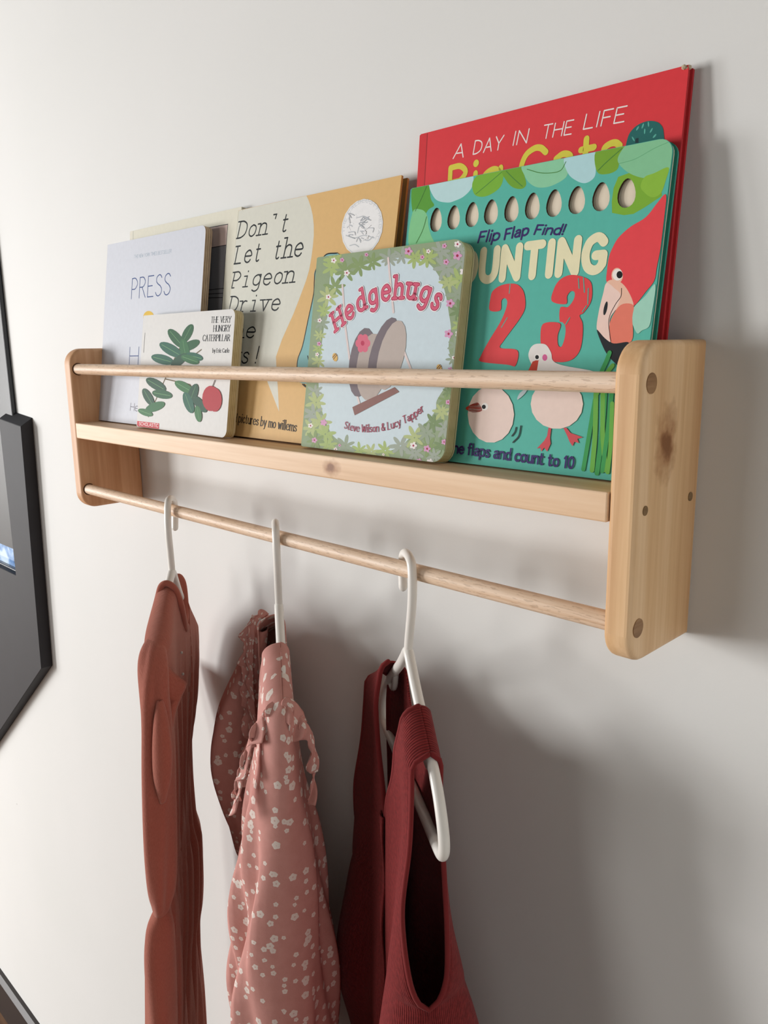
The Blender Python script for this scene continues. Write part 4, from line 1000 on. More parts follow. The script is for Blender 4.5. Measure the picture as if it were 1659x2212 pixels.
['e','d9a3c6',[51.5,5.6],[0.2,0.6],[-0.7,0.1]],
['e','d9a3c6',[50.3,5.2],[-0.8,0.3],[-0.3,-0.4]],
['e','d9a3c6',[50.5,4.3],[-0.8,-0.4],[0.5,-0.3]],
['e','d9a3c6',[51.7,4.2],[0.4,-0.6],[0.7,0.2]],
['e','a82a4e',[51.3,4.8],[0.5,0.1],[-0.1,0.5]],
['e','efe9e6',[47.9,1],[1.3,0.1],[-0.1,0.7]],
['e','efe9e6',[46.8,1.8],[0.3,0.9],[-1,0.2]],
['e','efe9e6',[45.2,1.4],[-1.2,0.4],[-0.5,-0.6]],
['e','efe9e6',[45.3,0.2],[-1,-0.6],[0.7,-0.5]],
['e','efe9e6',[47,-0],[0.6,-0.8],[1,0.3]],
['e','a82a4e',[46.5,0.9],[0.7,0],[-0.1,0.5]],
['e','d9a3c6',[170.7,46.8],[1.3,0.1],[-0.1,0.8]],
['e','d9a3c6',[169.6,47.8],[0.3,0.9],[-1,0.2]],
['e','d9a3c6',[168.1,47.4],[-1.1,0.5],[-0.5,-0.7]],
['e','d9a3c6',[168.2,46.1],[-0.9,-0.6],[0.7,-0.6]],
['e','d9a3c6',[169.9,45.8],[0.5,-0.9],[0.9,0.2]],
['e','a82a4e',[169.3,46.8],[0.7,0],[-0.1,0.6]],
['e','efe9e6',[140.1,11.4],[1.9,0.1],[-0.2,1.1]],
['e','efe9e6',[138.4,12.8],[0.4,1.4],[-1.4,0.2]],
['e','efe9e6',[136.1,12],[-1.6,0.7],[-0.7,-0.9]],
['e','efe9e6',[136.4,10.2],[-1.5,-1],[1,-0.8]],
['e','efe9e6',[138.8,9.8],[0.8,-1.3],[1.4,0.5]],
['e','a82a4e',[138,11.2],[1,0.1],[-0.1,0.9]],
['e','d9a3c6',[154.8,10.1],[1.9,0.1],[-0.1,1]],
['e','d9a3c6',[153.2,11.4],[0.4,1.4],[-1.4,0.2]],
['e','d9a3c6',[151,10.7],[-1.7,0.7],[-0.7,-1]],
['e','d9a3c6',[151.2,8.9],[-1.4,-1],[1,-0.8]],
['e','d9a3c6',[153.6,8.5],[0.7,-1.3],[1.3,0.4]],
['e','a82a4e',[152.8,9.9],[1,0.1],[-0.2,0.9]],
['e','d9a3c6',[170.9,16.5],[1.4,0.1],[-0.1,0.8]],
['e','d9a3c6',[169.7,17.5],[0.3,1.1],[-1.1,0.2]],
['e','d9a3c6',[168,17],[-1.2,0.5],[-0.5,-0.8]],
['e','d9a3c6',[168.2,15.6],[-1.1,-0.7],[0.7,-0.6]],
['e','d9a3c6',[170,15.3],[0.6,-1],[1,0.3]],
['e','a82a4e',[169.4,16.4],[0.7,0],[-0.1,0.6]],
['e','d9a3c6',[147.5,-0.2],[1.4,0.1],[-0.2,0.8]],
['e','d9a3c6',[146.2,0.8],[0.3,1.1],[-1.1,0.2]],
['e','d9a3c6',[144.4,0.2],[-1.3,0.6],[-0.6,-0.7]],
['e','d9a3c6',[144.6,-1.2],[-1.1,-0.8],[0.8,-0.6]],
['e','d9a3c6',[146.5,-1.5],[0.6,-1],[1,0.4]],
['e','a82a4e',[145.8,-0.4],[0.8,0.1],[-0.1,0.7]],
['e','efe9e6',[159,0.1],[1.7,0.2],[-0.1,1]],
['e','efe9e6',[157.6,1.3],[0.3,1.3],[-1.3,0.2]],
['e','efe9e6',[155.5,0.6],[-1.5,0.7],[-0.7,-0.9]],
['e','efe9e6',[155.7,-1],[-1.3,-0.9],[0.9,-0.8]],
['e','efe9e6',[157.9,-1.4],[0.7,-1.1],[1.2,0.5]],
['e','a82a4e',[157.2,-0.1],[0.9,0.1],[-0.2,0.8]],
['e','efe9e6',[164.5,165],[1.7,-0.1],[-0.1,1]],
['e','efe9e6',[163.1,166.4],[0.3,1.2],[-1.3,0.5]],
['e','efe9e6',[161.1,166.1],[-1.4,0.9],[-0.6,-0.7]],
['e','efe9e6',[161.3,164.5],[-1.2,-0.6],[0.9,-0.8]],
['e','efe9e6',[163.4,163.9],[0.7,-1.3],[1.2,0.1]],
['e','a82a4e',[162.7,165.2],[0.9,-0.1],[-0.1,0.8]],
['e','efe9e6',[172.8,38.3],[0.9,0],[-0.1,0.5]],
['e','efe9e6',[172,39],[0.2,0.6],[-0.6,0.1]],
['e','efe9e6',[171,38.6],[-0.8,0.4],[-0.4,-0.4]],
['e','efe9e6',[171.1,37.8],[-0.7,-0.5],[0.5,-0.4]],
['e','efe9e6',[172.2,37.6],[0.4,-0.7],[0.7,0.1]],
['e','a82a4e',[171.8,38.2],[0.5,0.1],[0,0.5]],
['e','d9a3c6',[65,165.8],[1.3,-0.1],[-0.1,0.7]],
['e','d9a3c6',[63.9,166.8],[0.3,0.8],[-0.9,0.3]],
['e','d9a3c6',[62.4,166.6],[-1.1,0.6],[-0.5,-0.5]],
['e','d9a3c6',[62.6,165.5],[-1,-0.4],[0.6,-0.6]],
['e','d9a3c6',[64.2,165],[0.5,-0.8],[0.8,0.1]],
['e','a82a4e',[63.6,165.9],[0.7,0],[-0.1,0.6]],
['e','d9a3c6',[151.2,165],[1.3,-0.1],[-0.1,0.7]],
['e','d9a3c6',[150.1,166.1],[0.3,0.9],[-1,0.3]],
['e','d9a3c6',[148.6,165.8],[-1.2,0.7],[-0.5,-0.5]],
['e','d9a3c6',[148.7,164.6],[-1,-0.5],[0.7,-0.7]],
['e','d9a3c6',[150.4,164.1],[0.5,-1],[0.9,0.1]],
['e','a82a4e',[149.8,165.1],[0.7,-0.1],[-0.1,0.6]],
['e','efe9e6',[106.6,1.4],[0.7,0],[-0.1,0.4]],
['e','efe9e6',[105.9,1.9],[0.2,0.5],[-0.5,0.1]],
['e','efe9e6',[105.1,1.6],[-0.7,0.3],[-0.3,-0.4]],
['e','efe9e6',[105.2,0.9],[-0.6,-0.3],[0.3,-0.3]],
['e','efe9e6',[106.1,0.8],[0.3,-0.5],[0.5,0.2]],
['e','a82a4e',[105.8,1.3],[0.4,0],[-0.1,0.3]],
['f'],
['l','e3d3d0',2.2,[[36.7,142.4],[45.3,106.1],[54.2,79.1]]],
['l','e3d3d0',2.2,[[89.9,160.9],[101.8,117]]],
['l','e3d3d0',2.2,[[113.7,91.4],[128.2,70]]],
['l','e3d3d0',2.2,[[63.8,56.3],[72.6,39.8]]],
['e','7b7076',[69.9,76.2],[15.6,-1.4],[2.1,29]],
['e','b9aca4',[81.8,72.4],[17.9,-1.2],[0.5,27.9]],
['e','7b7076',[93.8,85.9],[13.2,-3],[8.9,26.8]],
['e','bfb2aa',[103.8,82.1],[14.4,-2.5],[6.1,28.1]],
['p','8d6660',[[63.3,38.4],[111.2,56.6],[116.9,53],[67.1,31.6]]],
['e','dd6f86',[74.6,92.3],[3.7,0],[-0.5,3.3]],
['e','dd6f86',[71.3,96.6],[3.7,-0.1],[-0.4,3.3]],
['e','dd6f86',[65.8,96.6],[3.8,0],[-0.4,3.4]],
['e','dd6f86',[63.7,92.4],[3.7,0],[-0.5,3.4]],
['e','dd6f86',[67,88.1],[3.7,0],[-0.5,3.4]],
['e','dd6f86',[72.4,88.1],[3.7,0],[-0.4,3.3]],
['e','c23a5c',[68.9,92.4],[2.3,-0.1],[-0.3,2.1]],
['e','e2b86a',[35.4,80.6],[3.2,0.4],[-1.5,3.6]],
['l','6b4a30',0.7,[[33.5,78.7],[37.6,82.6]]],
['l','6b4a30',0.7,[[32.3,80.4],[36.2,83.6]]],
['e','e2b86a',[157.1,72.2],[2.6,0.4],[-1.1,3.1]],
['l','6b4a30',0.7,[[155.7,70.6],[158.8,74]]],
['l','6b4a30',0.7,[[154.8,72],[157.7,74.9]]],
['a','f4efee','Hedgehugs',[[34.3,103.9],[47.6,111.6],[58.6,117.6],[69.5,121.9],[78.9,125],[91,127.3],[104.3,127.9],[118.6,127.4],[129,125.2],[138.1,121.9],[147.9,116.8]],16.6,'hugw'],
['a','a82f52','Hedgehugs',[[34.3,103.9],[47.6,111.6],[58.6,117.6],[69.5,121.9],[78.9,125],[91,127.3],[104.3,127.9],[118.6,127.4],[129,125.2],[138.1,121.9],[147.9,116.8]],16.6,'hugo'],
['a','d8607c','Hedgehugs',[[34.3,103.9],[47.6,111.6],[58.6,117.6],[69.5,121.9],[78.9,125],[91,127.3],[104.3,127.9],[118.6,127.4],[129,125.2],[138.1,121.9],[147.9,116.8]],16.6,'hugf'],
['a','a3284a','Steve Wilson & Lucy Tapper',[[55.6,19.9],[66,18.3],[77.6,18.1],[90.3,18.9],[102.5,20.7],[114.2,23.5],[124.2,27.4],[135.2,32.3],[145.8,39.3]],6,'serif2'],
],
'pig':[
['p','dcdcd0',[[1.2,232.9],[58.2,232.8],[109,233],[113.2,228.2],[118.2,220.5],[122.3,212.3],[125.2,203.2],[126.8,193.6],[127,183],[126.5,172.4],[125.2,161.9],[121.8,151.4],[117.6,142.1],[113.4,132.7],[108.3,122],[102.2,111.3],[94.5,97.9],[87.7,81.2],[91,66.9],[95.7,50.8],[101.1,28.3],[90.5,41.2],[78.9,55.4],[70.7,66.6],[23.4,60.7],[-5.1,62.9]]],
['t','23282b',"Don't",[3.8,203.3],[85.5,202.1],16.8,'type'],
['t','23282b','Let the',[1.7,177.3],[110.8,176.4],17.7,'type'],
['t','23282b','Pigeon',[0.7,152.5],[101.9,152.1],16,'type'],
['t','23282b','Drive',[0.7,127.6],[83.8,126.4],16,'type'],
['t','23282b','the',[-6.7,101.3],[47.6,100.4],15.6,'type'],
['t','23282b','Bus!',[-7.6,75.1],[61.4,74.5],16.2,'type'],
['t','3a3128','words and',[-9.4,15.8],[32.2,14.4],7.7,'serif2'],
['t','3a3128','pictures by mo willems',[36.1,14.3],[130.2,10.7],8.5,'serif2'],
['e','f2f2f2',[191.7,193.8],[26.4,-6.6],[3.9,23.7]],
['e','dadcde',[191.7,193.8],[25.6,-6.4],[3.7,23]],
['e','f2f2f2',[191.7,193.8],[24.7,-6.1],[3.6,22.1]],
['a','cfd2d5','THE CALDECOTT MEDAL',[[169.7,191.4],[170.3,200.4],[174.9,208.8],[182.4,214],[191.2,215.3],[201.4,211.9],[208.7,205.8],[212.8,197.7],[213.2,189],[210.9,181.7]],2.8,'round'],
['c','c4c8cc',0.9,[[172.2,188.9],[184.5,185.4],[195.8,186.5],[209.2,183]]],
['c','c4c8cc',0.9,[[178.8,179.3],[185.4,179.6],[190.7,177.1]]],
['c','c4c8cc',0.9,[[187.1,189.6],[188.7,195],[194.7,193.2],[198.9,187.3]]],
['c','c4c8cc',0.9,[[172.8,195.6],[175.9,197.5],[179.5,196]]],
['c','c4c8cc',0.9,[[192.8,184.6],[201.4,181.5],[207.4,184.2]]],
['c','c2c6cb',0.7,[[190.5,190.6],[196.8,190.2],[197,189.6],[192.3,190],[194.6,187.7]]],
['c','fbfbfb',0.7,[[188.7,200.5],[189.8,197.7],[191.9,196.7],[190.3,197.3],[194,195.8]]],
['c','fbfbfb',0.7,[[177.1,192.8],[175.4,195.2],[174.9,198.6],[174.8,199.1],[180.1,198.3]]],
['c','fbfbfb',0.7,[[183.6,204.3],[177.5,204],[176.1,203.7],[182.2,206],[178.8,204.6]]],
['c','c2c6cb',0.7,[[183.7,202.8],[187.6,203],[192.7,203.2],[199.9,200],[192.1,202.9]]],
['c','c2c6cb',0.7,[[192.6,180.7],[190.5,183.9],[192.8,181.7],[188.9,185],[186.9,181.9]]],
['c','b4b9bf',0.7,[[181.4,188.2],[176.4,188.9],[176.6,187.6],[176.6,187.5],[184.3,184.8]]],
['c','b4b9bf',0.7,[[194.5,200.5],[193,202.6],[190.1,199.7],[194.4,200.5],[199.8,201.9]]],
['c','c2c6cb',0.7,[[206.7,188],[207.3,191.1],[202.1,192.1],[194.9,192.1],[199.7,192.3]]],
['c','c2c6cb',0.7,[[179.6,191.3],[176.1,190.9],[176,191.2],[183,190.6],[184.6,187.8]]],
['c','b4b9bf',0.7,[[194.8,195.9],[190.8,195.6],[193.8,197.7],[195.8,197.1],[198.4,197.6]]],
['c','b4b9bf',0.7,[[194.5,193.4],[188,197.4],[194.6,198.5],[197.4,199.9],[202.3,198.6]]],
['c','fbfbfb',0.7,[[193.9,181.7],[200.5,183.7],[200.4,182.6],[201.6,185.5],[197.8,183]]],
['c','b4b9bf',0.7,[[176.1,199],[174.8,202.3],[174.1,203.3],[174.8,205.9],[174.1,203.2]]],
['c','fbfbfb',0.7,[[197.1,186.9],[197.9,189.3],[190.4,193.6],[196.8,191.4],[203,194.1]]],
['c','c2c6cb',0.7,[[177.2,203.6],[173.8,206.6],[173.5,207],[173.4,207.9],[180.4,205.4]]],
['s','86b9bb',[[139.7,166.6],[148.4,174.1],[162.5,174],[172.3,166.3],[174.3,143.5],[163.9,121.1],[160.6,98.1],[160.3,77.1],[161.5,58.4],[126.5,57.7],[122.4,77],[127.7,91.4],[132.1,116.4],[134.9,134.1],[138.5,145.7],[133.8,157.7]]],
['c','202428',1.2,[[125.5,57.6],[122.4,77],[127.7,91.4],[132.1,116.4],[136,138.7],[135.2,150.6],[135.3,160],[140.5,167.2],[148.4,174.1],[162.5,174]]],
['c','202428',1.2,[[136.7,81.8],[140.7,74.7],[145,70.5]]],
['c','202428',1.2,[[140.7,22],[144.6,27],[147.9,29.6]]],
['c','202428',1.2,[[133.5,55.4],[138.6,53.1],[146.2,52.2]]],
],
'cream':[
['p','c9b3ac',[[139.2,221.2],[213.7,220.6],[211.6,199.2],[182.6,198.9],[137.1,198.5]]],
['p','77767a',[[137.1,198.5],[182.6,198.9],[211.6,199.2],[206,130.6],[130.8,127.2]]],
['l','2c2c30',0.8,[[139.2,221.2],[213.7,220.6],[211.6,199.2],[206.1,127.6]]],
['l','2c2c30',0.8,[[137.2,197.7],[185.4,199],[211.3,199.2]]],
['l','2c2c30',0.8,[[138.7,155],[184.5,154],[208.9,154.1]]],
['l','2c2c30',0.8,[[138.9,150.4],[184.7,149.5],[207.8,148.9]]],
['l','2c2c30',0.8,[[139.1,145.7],[184.9,145.3],[206.7,144.5]]],
],
'press':[
['t','8fa6b8','THE NEW YORK TIMES BESTSELLER',[70.3,198.9],[156.3,198.1],3.8,'thin'],
['t','2c4a86','PRESS',[68.8,150.8],[158.6,151.4],24,'hand2'],
['t','2c4a86','HERE',[72.2,71.1],[169.3,71.8],21.6,'hand2'],
['t','6f6a78','Herve Tullet',[81.1,16.2],[175.7,15.9],9,'thin'],
['e','e0b93c',[113.2,126.9],[13,-0.4],[-0.9,7.8]],
],
'cat':[
['t','23282b','THE VERY',[145.9,116.2],[182.7,115.4],5.8,'serif'],
['t','23282b','HUNGRY',[151.9,106.9],[182.6,106.7],6,'serif'],
['t','23282b','CATERPILLAR',[132.6,97.7],[183.1,97.2],6,'serif'],
['t','23282b','by Eric Carle',[153.1,85.6],[183.7,85.5],4,'serif'],
['p','c8303a',[[-0.6,6.4],[52.5,6.6],[52.7,-0.3],[8,-1.5],[0,1.6]]],
['t','f4e9e6','SCHOLASTIC',[5.5,1.9],[50.5,2.1],3.6,'round'],
['l','5a5a58',0.6,[[5.7,108.4],[5.3,86.1]]],
['l','6b5a3a',1.6,[[26.3,12.8],[69.6,70.6],[90.4,94.8],[105.5,112.3]]],
['l','6b5a3a',1.2,[[69.6,70.6],[120.5,84.2],[131.1,88.6]]],
['l','6b5a3a',1.2,[[59.1,56.6],[113.5,51.7],[141.5,30.6]]],
['e','1d5a35',[100.6,105.8],[8.8,9.6],[-8.4,2.4]],
['l','6fa36a',0.5,[[93.4,98],[107.7,113.5]]],
['e','1d5a35',[77.7,101],[-18,10.2],[-7.8,-3.4]],
['l','6fa36a',0.5,[[91.7,93],[63.4,109.1]]],
['e','1d5a35',[108,93.1],[18.6,4.5],[-4.4,4.3]],
['l','6fa36a',0.5,[[92.8,89.5],[122.9,96.7]]],
['e','1c5f4a',[67.2,88.9],[-25.3,7.2],[-5.2,-5]],
['l','6fa36a',0.5,[[86.7,83.4],[47.1,94.6]]],
['e','2a6a3c',[97.1,88.8],[-5.7,11.8],[-9.6,-0.9]],
['l','6fa36a',0.5,[[101.5,79.4],[92.6,98.2]]],
['e','1c5f4a',[118.1,81.3],[17.8,-2.4],[1.5,3.9]],
['l','6fa36a',0.5,[[103.5,83.3],[132.4,79.4]]],
['e','1c5f4a',[50,78.2],[-25.3,3.2],[-2.1,-5.1]],
['l','6fa36a',0.5,[[69.5,75.7],[29.9,80.7]]],
['e','184d36',[86.9,76.8],[15.9,7.2],[-6.5,3.6]],
['l','6fa36a',0.5,[[73.9,70.8],[99.6,82.6]]],
['e','2a6a3c',[110,78.4],[19,-3.5],[2.3,4]],
['l','6fa36a',0.5,[[94.4,81.2],[125.2,75.6]]],
['e','184d36',[39.4,49.9],[-23.5,5.8],[-4.8,-4.8]],
['l','6fa36a',0.5,[[57.6,45.4],[20.7,54.5]]],
['e','1d5a35',[55.1,39.4],[23,-1.3],[1.1,4.8]],
['l','6fa36a',0.5,[[36.1,40.4],[73.6,38.4]]],
['e','184d36',[23.4,35.1],[-13,9.3],[-8.2,-2.7]],
['l','6fa36a',0.5,[[33.5,27.8],[13,42.5]]],
['e','2a6a3c',[41.1,24.7],[21.7,4.9],[-4.1,4.5]],
['l','6fa36a',0.5,[[23.2,20.6],[58.5,28.7]]],
['e','35703f',[19.1,17.2],[-17.9,2.2],[-2.2,-3.6]],
['l','6fa36a',0.5,[[33,15.5],[4.8,19]]],
['e','35703f',[102.4,48.5],[20.6,-5.4],[4.3,4.4]],
['l','6fa36a',0.5,[[85.5,52.8],[118.9,44.2]]],
['e','184d36',[120.6,41.6],[6.2,11.2],[-9.2,1.4]],
['l','6fa36a',0.5,[[115.5,32.5],[125.5,50.6]]],
['e','1c5f4a',[113.2,32.4],[9.3,-10.8],[8.8,2]],
['l','6fa36a',0.5,[[105.7,41.1],[120.6,23.8]]],
['e','184d36',[135.9,31.9],[14.2,-7.8],[6.2,3.2]],
['l','6fa36a',0.5,[[124.3,38.2],[147.3,25.7]]],
['e','35703f',[134.5,21.5],[4,-8.4],[6.7,1]],
['l','6fa36a',0.5,[[131.2,28.3],[137.7,14.8]]],
['e','b0232f',[156.7,38.5],[16.3,0.6],[-1.7,13.1]],
['e','b0232f',[164.8,37.4],[13,0.5],[-1.6,12.2]],
['l','5a3a28',1.2,[[158.3,50.7],[162.2,57.2]]],
],
}
HOLES=[[[36.2,188.9],[35.4,191.8],[34.2,194.4],[32.8,196.6],[31.3,197.9],[29.8,198.4],[28.3,198],[27,196.7],[25.7,194.7],[24.7,192.1],[24.2,189.2],[24.2,186.2],[25,183.6],[26.4,181.4],[28.4,180.1],[30.7,179.6],[32.9,180],[34.8,181.3],[36,183.4],[36.5,186]],[[54.7,188.6],[53.8,191.5],[52.6,194.1],[51.2,196.2],[49.6,197.5],[48.1,198],[46.6,197.6],[45.2,196.4],[43.9,194.4],[42.9,191.8],[42.3,189],[42.3,186.1],[43.1,183.5],[44.6,181.4],[46.6,180],[48.9,179.5],[51.2,180],[53.1,181.2],[54.4,183.2],[54.9,185.8]],[[73.1,188.6],[72.2,191.5],[71,194.1],[69.5,196.2],[68,197.6],[66.4,198.1],[64.9,197.7],[63.4,196.4],[62.1,194.4],[61.1,191.8],[60.5,189],[60.5,186.1],[61.3,183.4],[62.8,181.3],[64.8,179.9],[67.2,179.4],[69.6,179.8],[71.5,181.1],[72.8,183.1],[73.3,185.7]],[[91.3,188.2],[90.5,191.1],[89.2,193.7],[87.7,195.8],[86.1,197.1],[84.5,197.7],[83,197.3],[81.5,196],[80.2,194],[79.1,191.5],[78.5,188.6],[78.5,185.7],[79.3,183.1],[80.8,181],[82.9,179.6],[85.3,179.1],[87.7,179.5],[89.7,180.8],[91,182.8],[91.5,185.3]],[[109.9,187.9],[109.1,190.8],[107.8,193.5],[106.4,195.6],[104.8,197],[103.3,197.5],[101.7,197.1],[100.3,195.8],[99,193.8],[97.9,191.3],[97.3,188.4],[97.4,185.5],[98.1,182.8],[99.6,180.7],[101.7,179.3],[104.1,178.8],[106.4,179.2],[108.4,180.5],[109.7,182.5],[110.2,185.1]],[[128.1,187.9],[127.2,190.8],[126,193.5],[124.5,195.6],[123,197],[121.5,197.5],[120,197.1],[118.6,195.9],[117.3,193.8],[116.3,191.3],[115.7,188.4],[115.7,185.4],[116.5,182.8],[118,180.6],[120,179.2],[122.4,178.7],[124.7,179.1],[126.6,180.4],[127.8,182.4],[128.3,185]],[[146.3,187.5],[145.4,190.5],[144.2,193.1],[142.7,195.3],[141.2,196.7],[139.6,197.2],[138.1,196.8],[136.7,195.6],[135.4,193.5],[134.4,190.9],[133.8,188],[133.8,185.1],[134.6,182.4],[136.1,180.2],[138.2,178.8],[140.5,178.3],[142.8,178.7],[144.7,180],[146,182],[146.5,184.6]],[[164.7,187.2],[163.8,190.1],[162.6,192.7],[161.1,194.9],[159.5,196.3],[157.9,196.8],[156.4,196.4],[154.9,195.2],[153.5,193.2],[152.5,190.6],[151.9,187.7],[151.9,184.8],[152.7,182.2],[154.2,180],[156.3,178.6],[158.8,178.1],[161.1,178.4],[163.1,179.7],[164.4,181.7],[164.9,184.3]],[[183.3,186.9],[182.4,189.9],[181.1,192.6],[179.6,194.8],[178,196.2],[176.4,196.7],[174.9,196.4],[173.4,195.1],[172.1,193.1],[171,190.4],[170.4,187.5],[170.5,184.6],[171.3,181.8],[172.8,179.7],[174.9,178.2],[177.4,177.7],[179.7,178.1],[181.7,179.4],[183,181.4],[183.5,184]],[[201.9,186.7],[201,189.6],[199.8,192.3],[198.3,194.4],[196.7,195.8],[195.1,196.4],[193.6,196],[192.1,194.8],[190.8,192.8],[189.7,190.2],[189.1,187.3],[189.2,184.4],[190,181.7],[191.5,179.6],[193.6,178.1],[196,177.6],[198.4,178],[200.3,179.2],[201.6,181.2],[202.1,183.8]]]
BOOKS={'press': {'x': 0.001, 'y': -0.0555, 'W': 0.2245, 'H': 0.2215, 'yaw': 0, 'dy': 0.0318, 't': 0.0085}, 'cream': {'x': 0.031, 'y': -0.03, 'W': 0.238, 'H': 0.2355, 'yaw': 0, 'dy': 0.0225, 't': 0.005}, 'cat': {'x': 0.1245, 'y': -0.0685, 'W': 0.1895, 'H': 0.1285, 'yaw': -1.2, 'dy': 0.0192, 't': 0.0105}, 'pig': {'x': 0.2725, 'y': -0.055, 'W': 0.234, 'H': 0.2322, 'yaw': 0, 'dy': 0.041, 't': 0.0095}, 'hed': {'x': 0.4285, 'y': -0.068, 'W': 0.171, 'H': 0.1692, 'yaw': 0, 'dy': 0.026, 't': 0.0115}, 'cnt': {'x': 0.5245, 'y': -0.0525, 'W': 0.224, 'H': 0.2175, 'yaw': 0, 'dy': 0.031, 't': 0.0075}, 'red': {'x': 0.5235, 'y': -0.034, 'W': 0.2258, 'H': 0.26, 'yaw': 0, 'dy': 0.025, 't': 0.0085}}

ZS = .0764
def book_frame(b):
    yw = math.radians(b['yaw']); ex = Vector((math.cos(yw), math.sin(yw), 0)); back = Vector((-ex.y, ex.x, 0))
    a = math.asin(b['dy']/b['H']); ez = back*math.sin(a)+Vector((0, 0, math.cos(a))); ey = ez.cross(ex)
    m = Matrix((ex, ey, ez)).transposed().to_4x4(); m.translation = (b['x'], b['y'], ZS+.0002+b['t']*b['dy']/b['H']); return m      # x along the cover, y into the book, z up the cover
def board(bm, outline, y0, y1, mi_f, mi_e, holes=(), mi_h=None):
    """a sheet of board between y0 (front) and y1 with optional cut-outs"""
    loops = [outline]+[list(h) for h in holes]; V = [[(bm.verts.new((x, y0, z)), bm.verts.new((x, y1, z))) for x, z in l] for l in loops]
    if not holes:
        bm.faces.new([v[0] for v in V[0]]).material_index = mi_f; bm.faces.new([v[1] for v in V[0]][::-1]).material_index = mi_f
    else:
        fl = [v for l in V for v in l]
        for tri in tessellate_polygon([[Vector((x, z, 0)) for x, z in l] for l in loops]):
            for k in (0, 1):
                try: bm.faces.new([fl[i][k] for i in (tri if k else tri[::-1])]).material_index = mi_f
                except ValueError: pass
    for li, l in enumerate(V):
        for i in range(len(l)):
            a, b = l[i], l[(i+1) % len(l)]; bm.faces.new((a[0], b[0], b[1], a[1])).material_index = mi_e if li == 0 or mi_h is None else mi_h
    bmesh.ops.recalc_face_normals(bm, faces=bm.faces[:])
pagecream = 'd2c7a4'
def page_mat(name, c1, c2, n_):
    """page edges: thin stripes across the book's thickness"""
    if name in MATS: return MATS[name]
    m, nt, b = mat(name, .7, .2); n = N(nt); tc = n('ShaderNodeTexCoord')
    sep = n('ShaderNodeSeparateXYZ', i={0: tc.outputs['Object']})
    s = n.math('SINE', n.math('MULTIPLY', sep.outputs[1], 2*PI*n_)); ns = n('ShaderNodeTexNoise', i={'Vector': tc.outputs['Object'], 'Scale': 90.0, 'Detail': 3.0})
    f = n.math('ADD', n.math('MULTIPLY', s, .35), n.math('MULTIPLY', ns.outputs['Fac'], .9))
    nt.links.new(n.ramp(f, [(.1, lin(c2)), (.6, lin(c1))]), b.inputs['Base Color']); MATS[name] = m; return m
def book(key, name, label, cover, edge, kind, rc, pages='d2c7a4', pages2='b0a37c', pn=900, spine=None, back=None, fan=0.0):
    b = BOOKS[key]; W, H, t = b['W'], b['H'], b['t']; mw = book_frame(b)
    r = thing(name, label, 'book', mw=mw); bpy.context.view_layer.update()
    def part(nm, bm, mats, smooth=False): return obj(nm, bm, mats, r, smooth)
    rr = (.0008, rc, rc, .0008) if kind == 'board' else (.0005,)*4
    out = rrect(W, H, rr)
    tc_ = (.0019 if key == 'cnt' else .0014) if kind == 'board' else .0022
    cm, em = print_mat(cover), print_mat(edge)
    # front cover with its print
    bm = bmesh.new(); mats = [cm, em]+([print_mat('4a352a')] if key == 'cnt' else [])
    holes = [[(x/1000, y/1000) for x, y in h] for h in HOLES] if key == 'cnt' else ()
    board(bm, out, 0, tc_, 0, 1, holes, 2)
    ink = Ink(bm, mats, rrect(W-.0004, H-.0004, rr, 6, .0002, .0002))
    if kind == 'hard': ink.poly(spine or edge, [(0, 0), (.0065, 0), (.0065, H), (0, H)]); ink.stroke(ink.slot('b5b5a8' if key != 'red' else 'a83034'), [(.0075, .001), (.0075, H-.001)], lambda d: .0011)
    ink.draw(ART.get(key, [])); part('front_cover', bm, mats)
    # page block
    ins = .0 if kind == 'board' else .0035
    bm = bmesh.new(); pm = page_mat('pages_'+key, pages, pages2, pn)
    o2 = rrect(W-ins-.0006, H-2*ins-.0006, (.0005, max(rc-.0004, .0004), max(rc-.0004, .0004), .0005), 6, .0003, ins+.0003)
    if key == 'cnt':
        board(bm, o2, tc_+.0007, tc_+.0015, 0, 0); bm.verts.ensure_lookup_table(); part('page', bm, page_mat('egg_page', 'e8dcc6', 'dccfb8', 10))
        bm = bmesh.new(); board(bm, [(x-.0012, y) for x, y in o2], tc_+.0018, t-tc_-.0004, 0, 0)
    else: board(bm, o2, tc_+.0001, t-tc_-.0001, 0, 0)
    part('page_block', bm, pm)
    bm = bmesh.new(); board(bm, out if key != 'cnt' else [(x+.0008, z) for x, z in out], t-tc_, t, 0, 1); part('back_cover', bm, [print_mat(back or cover), em])
    bm = bmesh.new(); box(bm, -.0012, .0006, 0, t, .0004, H-.0004, 0, .0005); part('spine', bm, print_mat(spine or cover))
    return r
book('cream', 'picture_book', 'cream hardcover picture book showing a grey and pink drawing between two front books', 'e0ddcc', 'd8d3c0', 'hard', .001, spine='e3dfcf')
book('red', 'picture_book', 'large red hardcover book with white hand-lettered title, tallest on the shelf', 'dc4046', 'c0353b', 'hard', .001, pages='cfc4ae', spine='d3393f', back='c8363b')
book('press', 'board_book', 'white board book with thin blue hand-drawn lettering, leftmost against the side panel', 'd6dae3', 'b99f84', 'board', .008, pages='c2ab90', pages2='8b7560', pn=420, spine='dfe0e6')
book('pig', 'picture_book', 'yellow hardcover book with a pale speech bubble and a round silver medal', 'e0b97e', 'c99a55', 'hard', .001, pages='8a7355', pages2='5f4c36', spine='d6d6c6', back='a9814a')
book('cnt', 'board_book', 'turquoise board book with ten egg-shaped cut-outs, a flamingo and red numerals', '5cb9a9', '429e8e', 'board', .010, pages='b9b191', pages2='4d8f80', pn=330, back='3b9a88', spine='4aa394')
